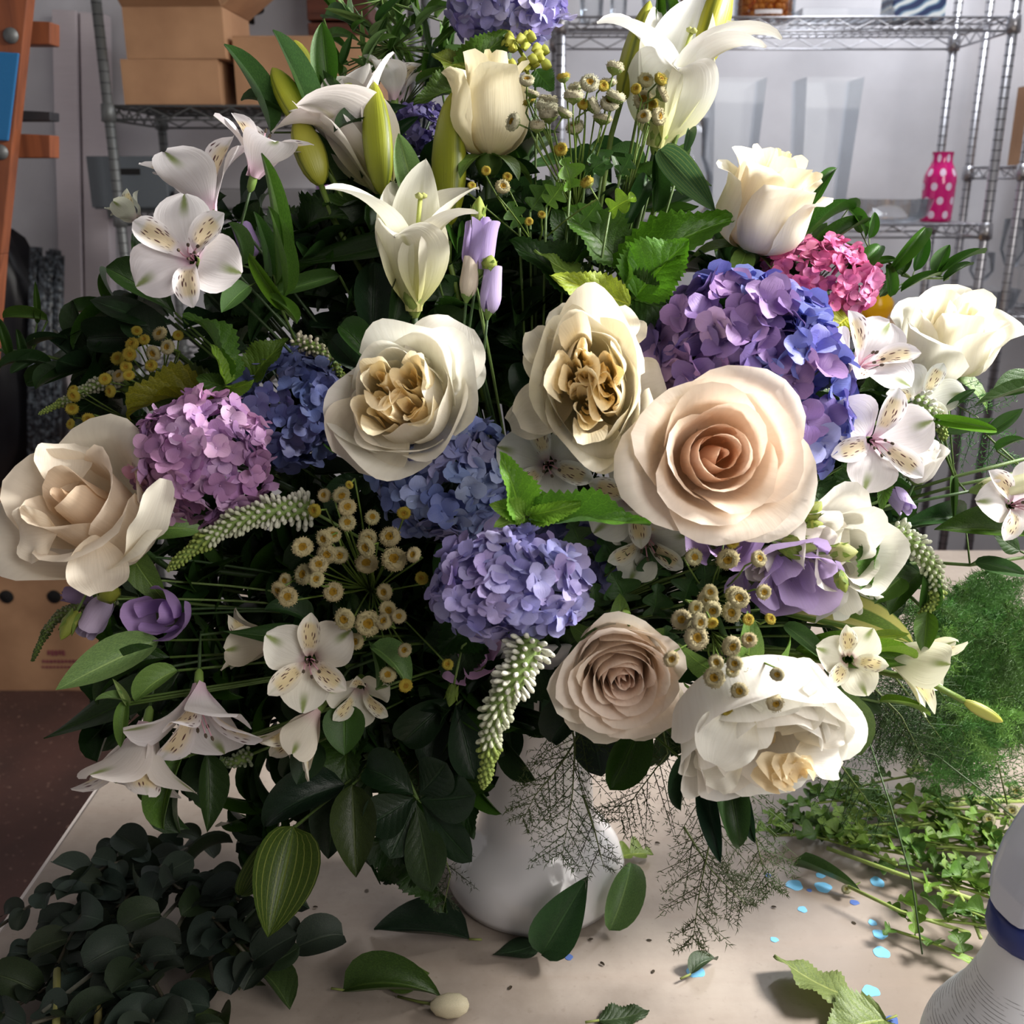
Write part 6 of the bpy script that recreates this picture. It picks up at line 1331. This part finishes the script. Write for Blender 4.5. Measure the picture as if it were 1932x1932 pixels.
# dark eucalyptus and stems heap lower left
r5 = random.Random(31)
for i in range(22):
    u = r5.uniform(40, 400); v = r5.uniform(1545, 1930)
    if u < 260-(v-1500)*.5: u += 170
    c = otab(u, v, .02+r5.uniform(0, .06)); ang = r5.uniform(-2.6, -.6)
    root = thing('eucalyptus_branch', c, 'dusky blue-green round-leaved branch in the dark heap at the lower left', 'foliage', 'dusky round-leaved branches heaped at the lower left')
    L = .16; e = c+Vector((math.cos(ang)*L, math.sin(ang)*L*.7, 0)); e.z = max(TZ+.006, e.z-.02)
    pts = curve(c, e, 6, sag=Vector((0, 0, .015))); tubeobj('stem', root, pts, .0016, S(84, 80, 66), 6)
    for k in range(6):
        for s_ in (-1, 1):
            a2 = ang+s_*r5.uniform(.7, 1.3); l2 = r5.uniform(.018, .042); p = pts[k]
            q = p+Vector((math.cos(a2)*l2, math.sin(a2)*l2, r5.uniform(-.01, .02))); q.z = max(q.z, TZ+.004)
            leaf_at(root, 'round', p, q, l2*.95, jit(r5.choice([S(44, 58, 54), S(34, 46, 38), S(52, 66, 62), S(42, 56, 36)]), .2), r5.uniform(-.6, .6), nup=Vector((0, -.3, 1)))
for q, lb_, c in (([(375, 1660), (300, 1740), (80, 1910)], 'long thin bare stem crossing the lower left heap', S(110, 112, 100)), ([(370, 1680), (330, 1760), (200, 1840)], 'shorter bare stem beside the long thin one', S(104, 104, 90)),
     ([(108, 1830), (106, 1940)], 'leftmost upright cut stem end at the bottom edge', S(150, 150, 84)), ([(188, 1855), (184, 1940)], 'second upright cut stem end at the bottom edge', S(150, 140, 84))):
    r = thing('cut_flower_stick', otab(*q[0], .07), lb_, 'stem'); tubeobj('stem', r, [otab(a, b, .07) for a, b in q], .003 if len(q) == 2 else .0018, c, 7)
r6_ = random.Random(90)
for i in range(8):
    u = r6_.uniform(300, 560); v = r6_.uniform(1760, 1930); a = otab(u, v, .006); ang = r6_.uniform(0, 6)
    root = thing('scrap_leaf', a, 'dull greenish leaf scrap in the shade at the lower left of the table', 'leaf', 'leaf scraps in the shade of the table')
    leaf_at(root, 'ovate', a, a+Vector((math.cos(ang)*.07, math.sin(ang)*.05, .002)), .03, jit(S(60, 76, 44), .2), .2, nup=Vector((0, 0, 1)))
# yellow drooping blossom cluster at the top
yc = thing('yellow_cluster', P(945, 62, .90), 'drooping yellow-green blossom cluster right of the tall cream rose top', 'flower')
tubeobj('stem', yc, fp((1000, 160, .90), (990, 110, .90), (960, 60, .90), (945, 58, .90), (938, 72, .90)), .0018, S(150, 160, 50))
for i in range(24):
    a = r5.uniform(0, 6); p = P(985+r5.uniform(-30, 40), 85+r5.uniform(-25, 40), .89+r5.uniform(-.01, .01))
    link('blossom', BTN.setdefault('yb', MB().lathe([(.15, 0), (.5, .4), (.42, .9), (.1, 1.3)], 8, rfun=lambda a, f: 1+.15*math.cos(4*a)).mesh('blossom', M['bud'])), frame(p, D(r5.uniform(-1, 1), -.6, .5), 0, .0085), yc, jit(S(206, 208, 90), .15))
print('OBJECTS', len(bpy.data.objects), 'TRIS~', sum(len(o.data.polygons)*2 for o in bpy.data.objects if o.type == 'MESH'))
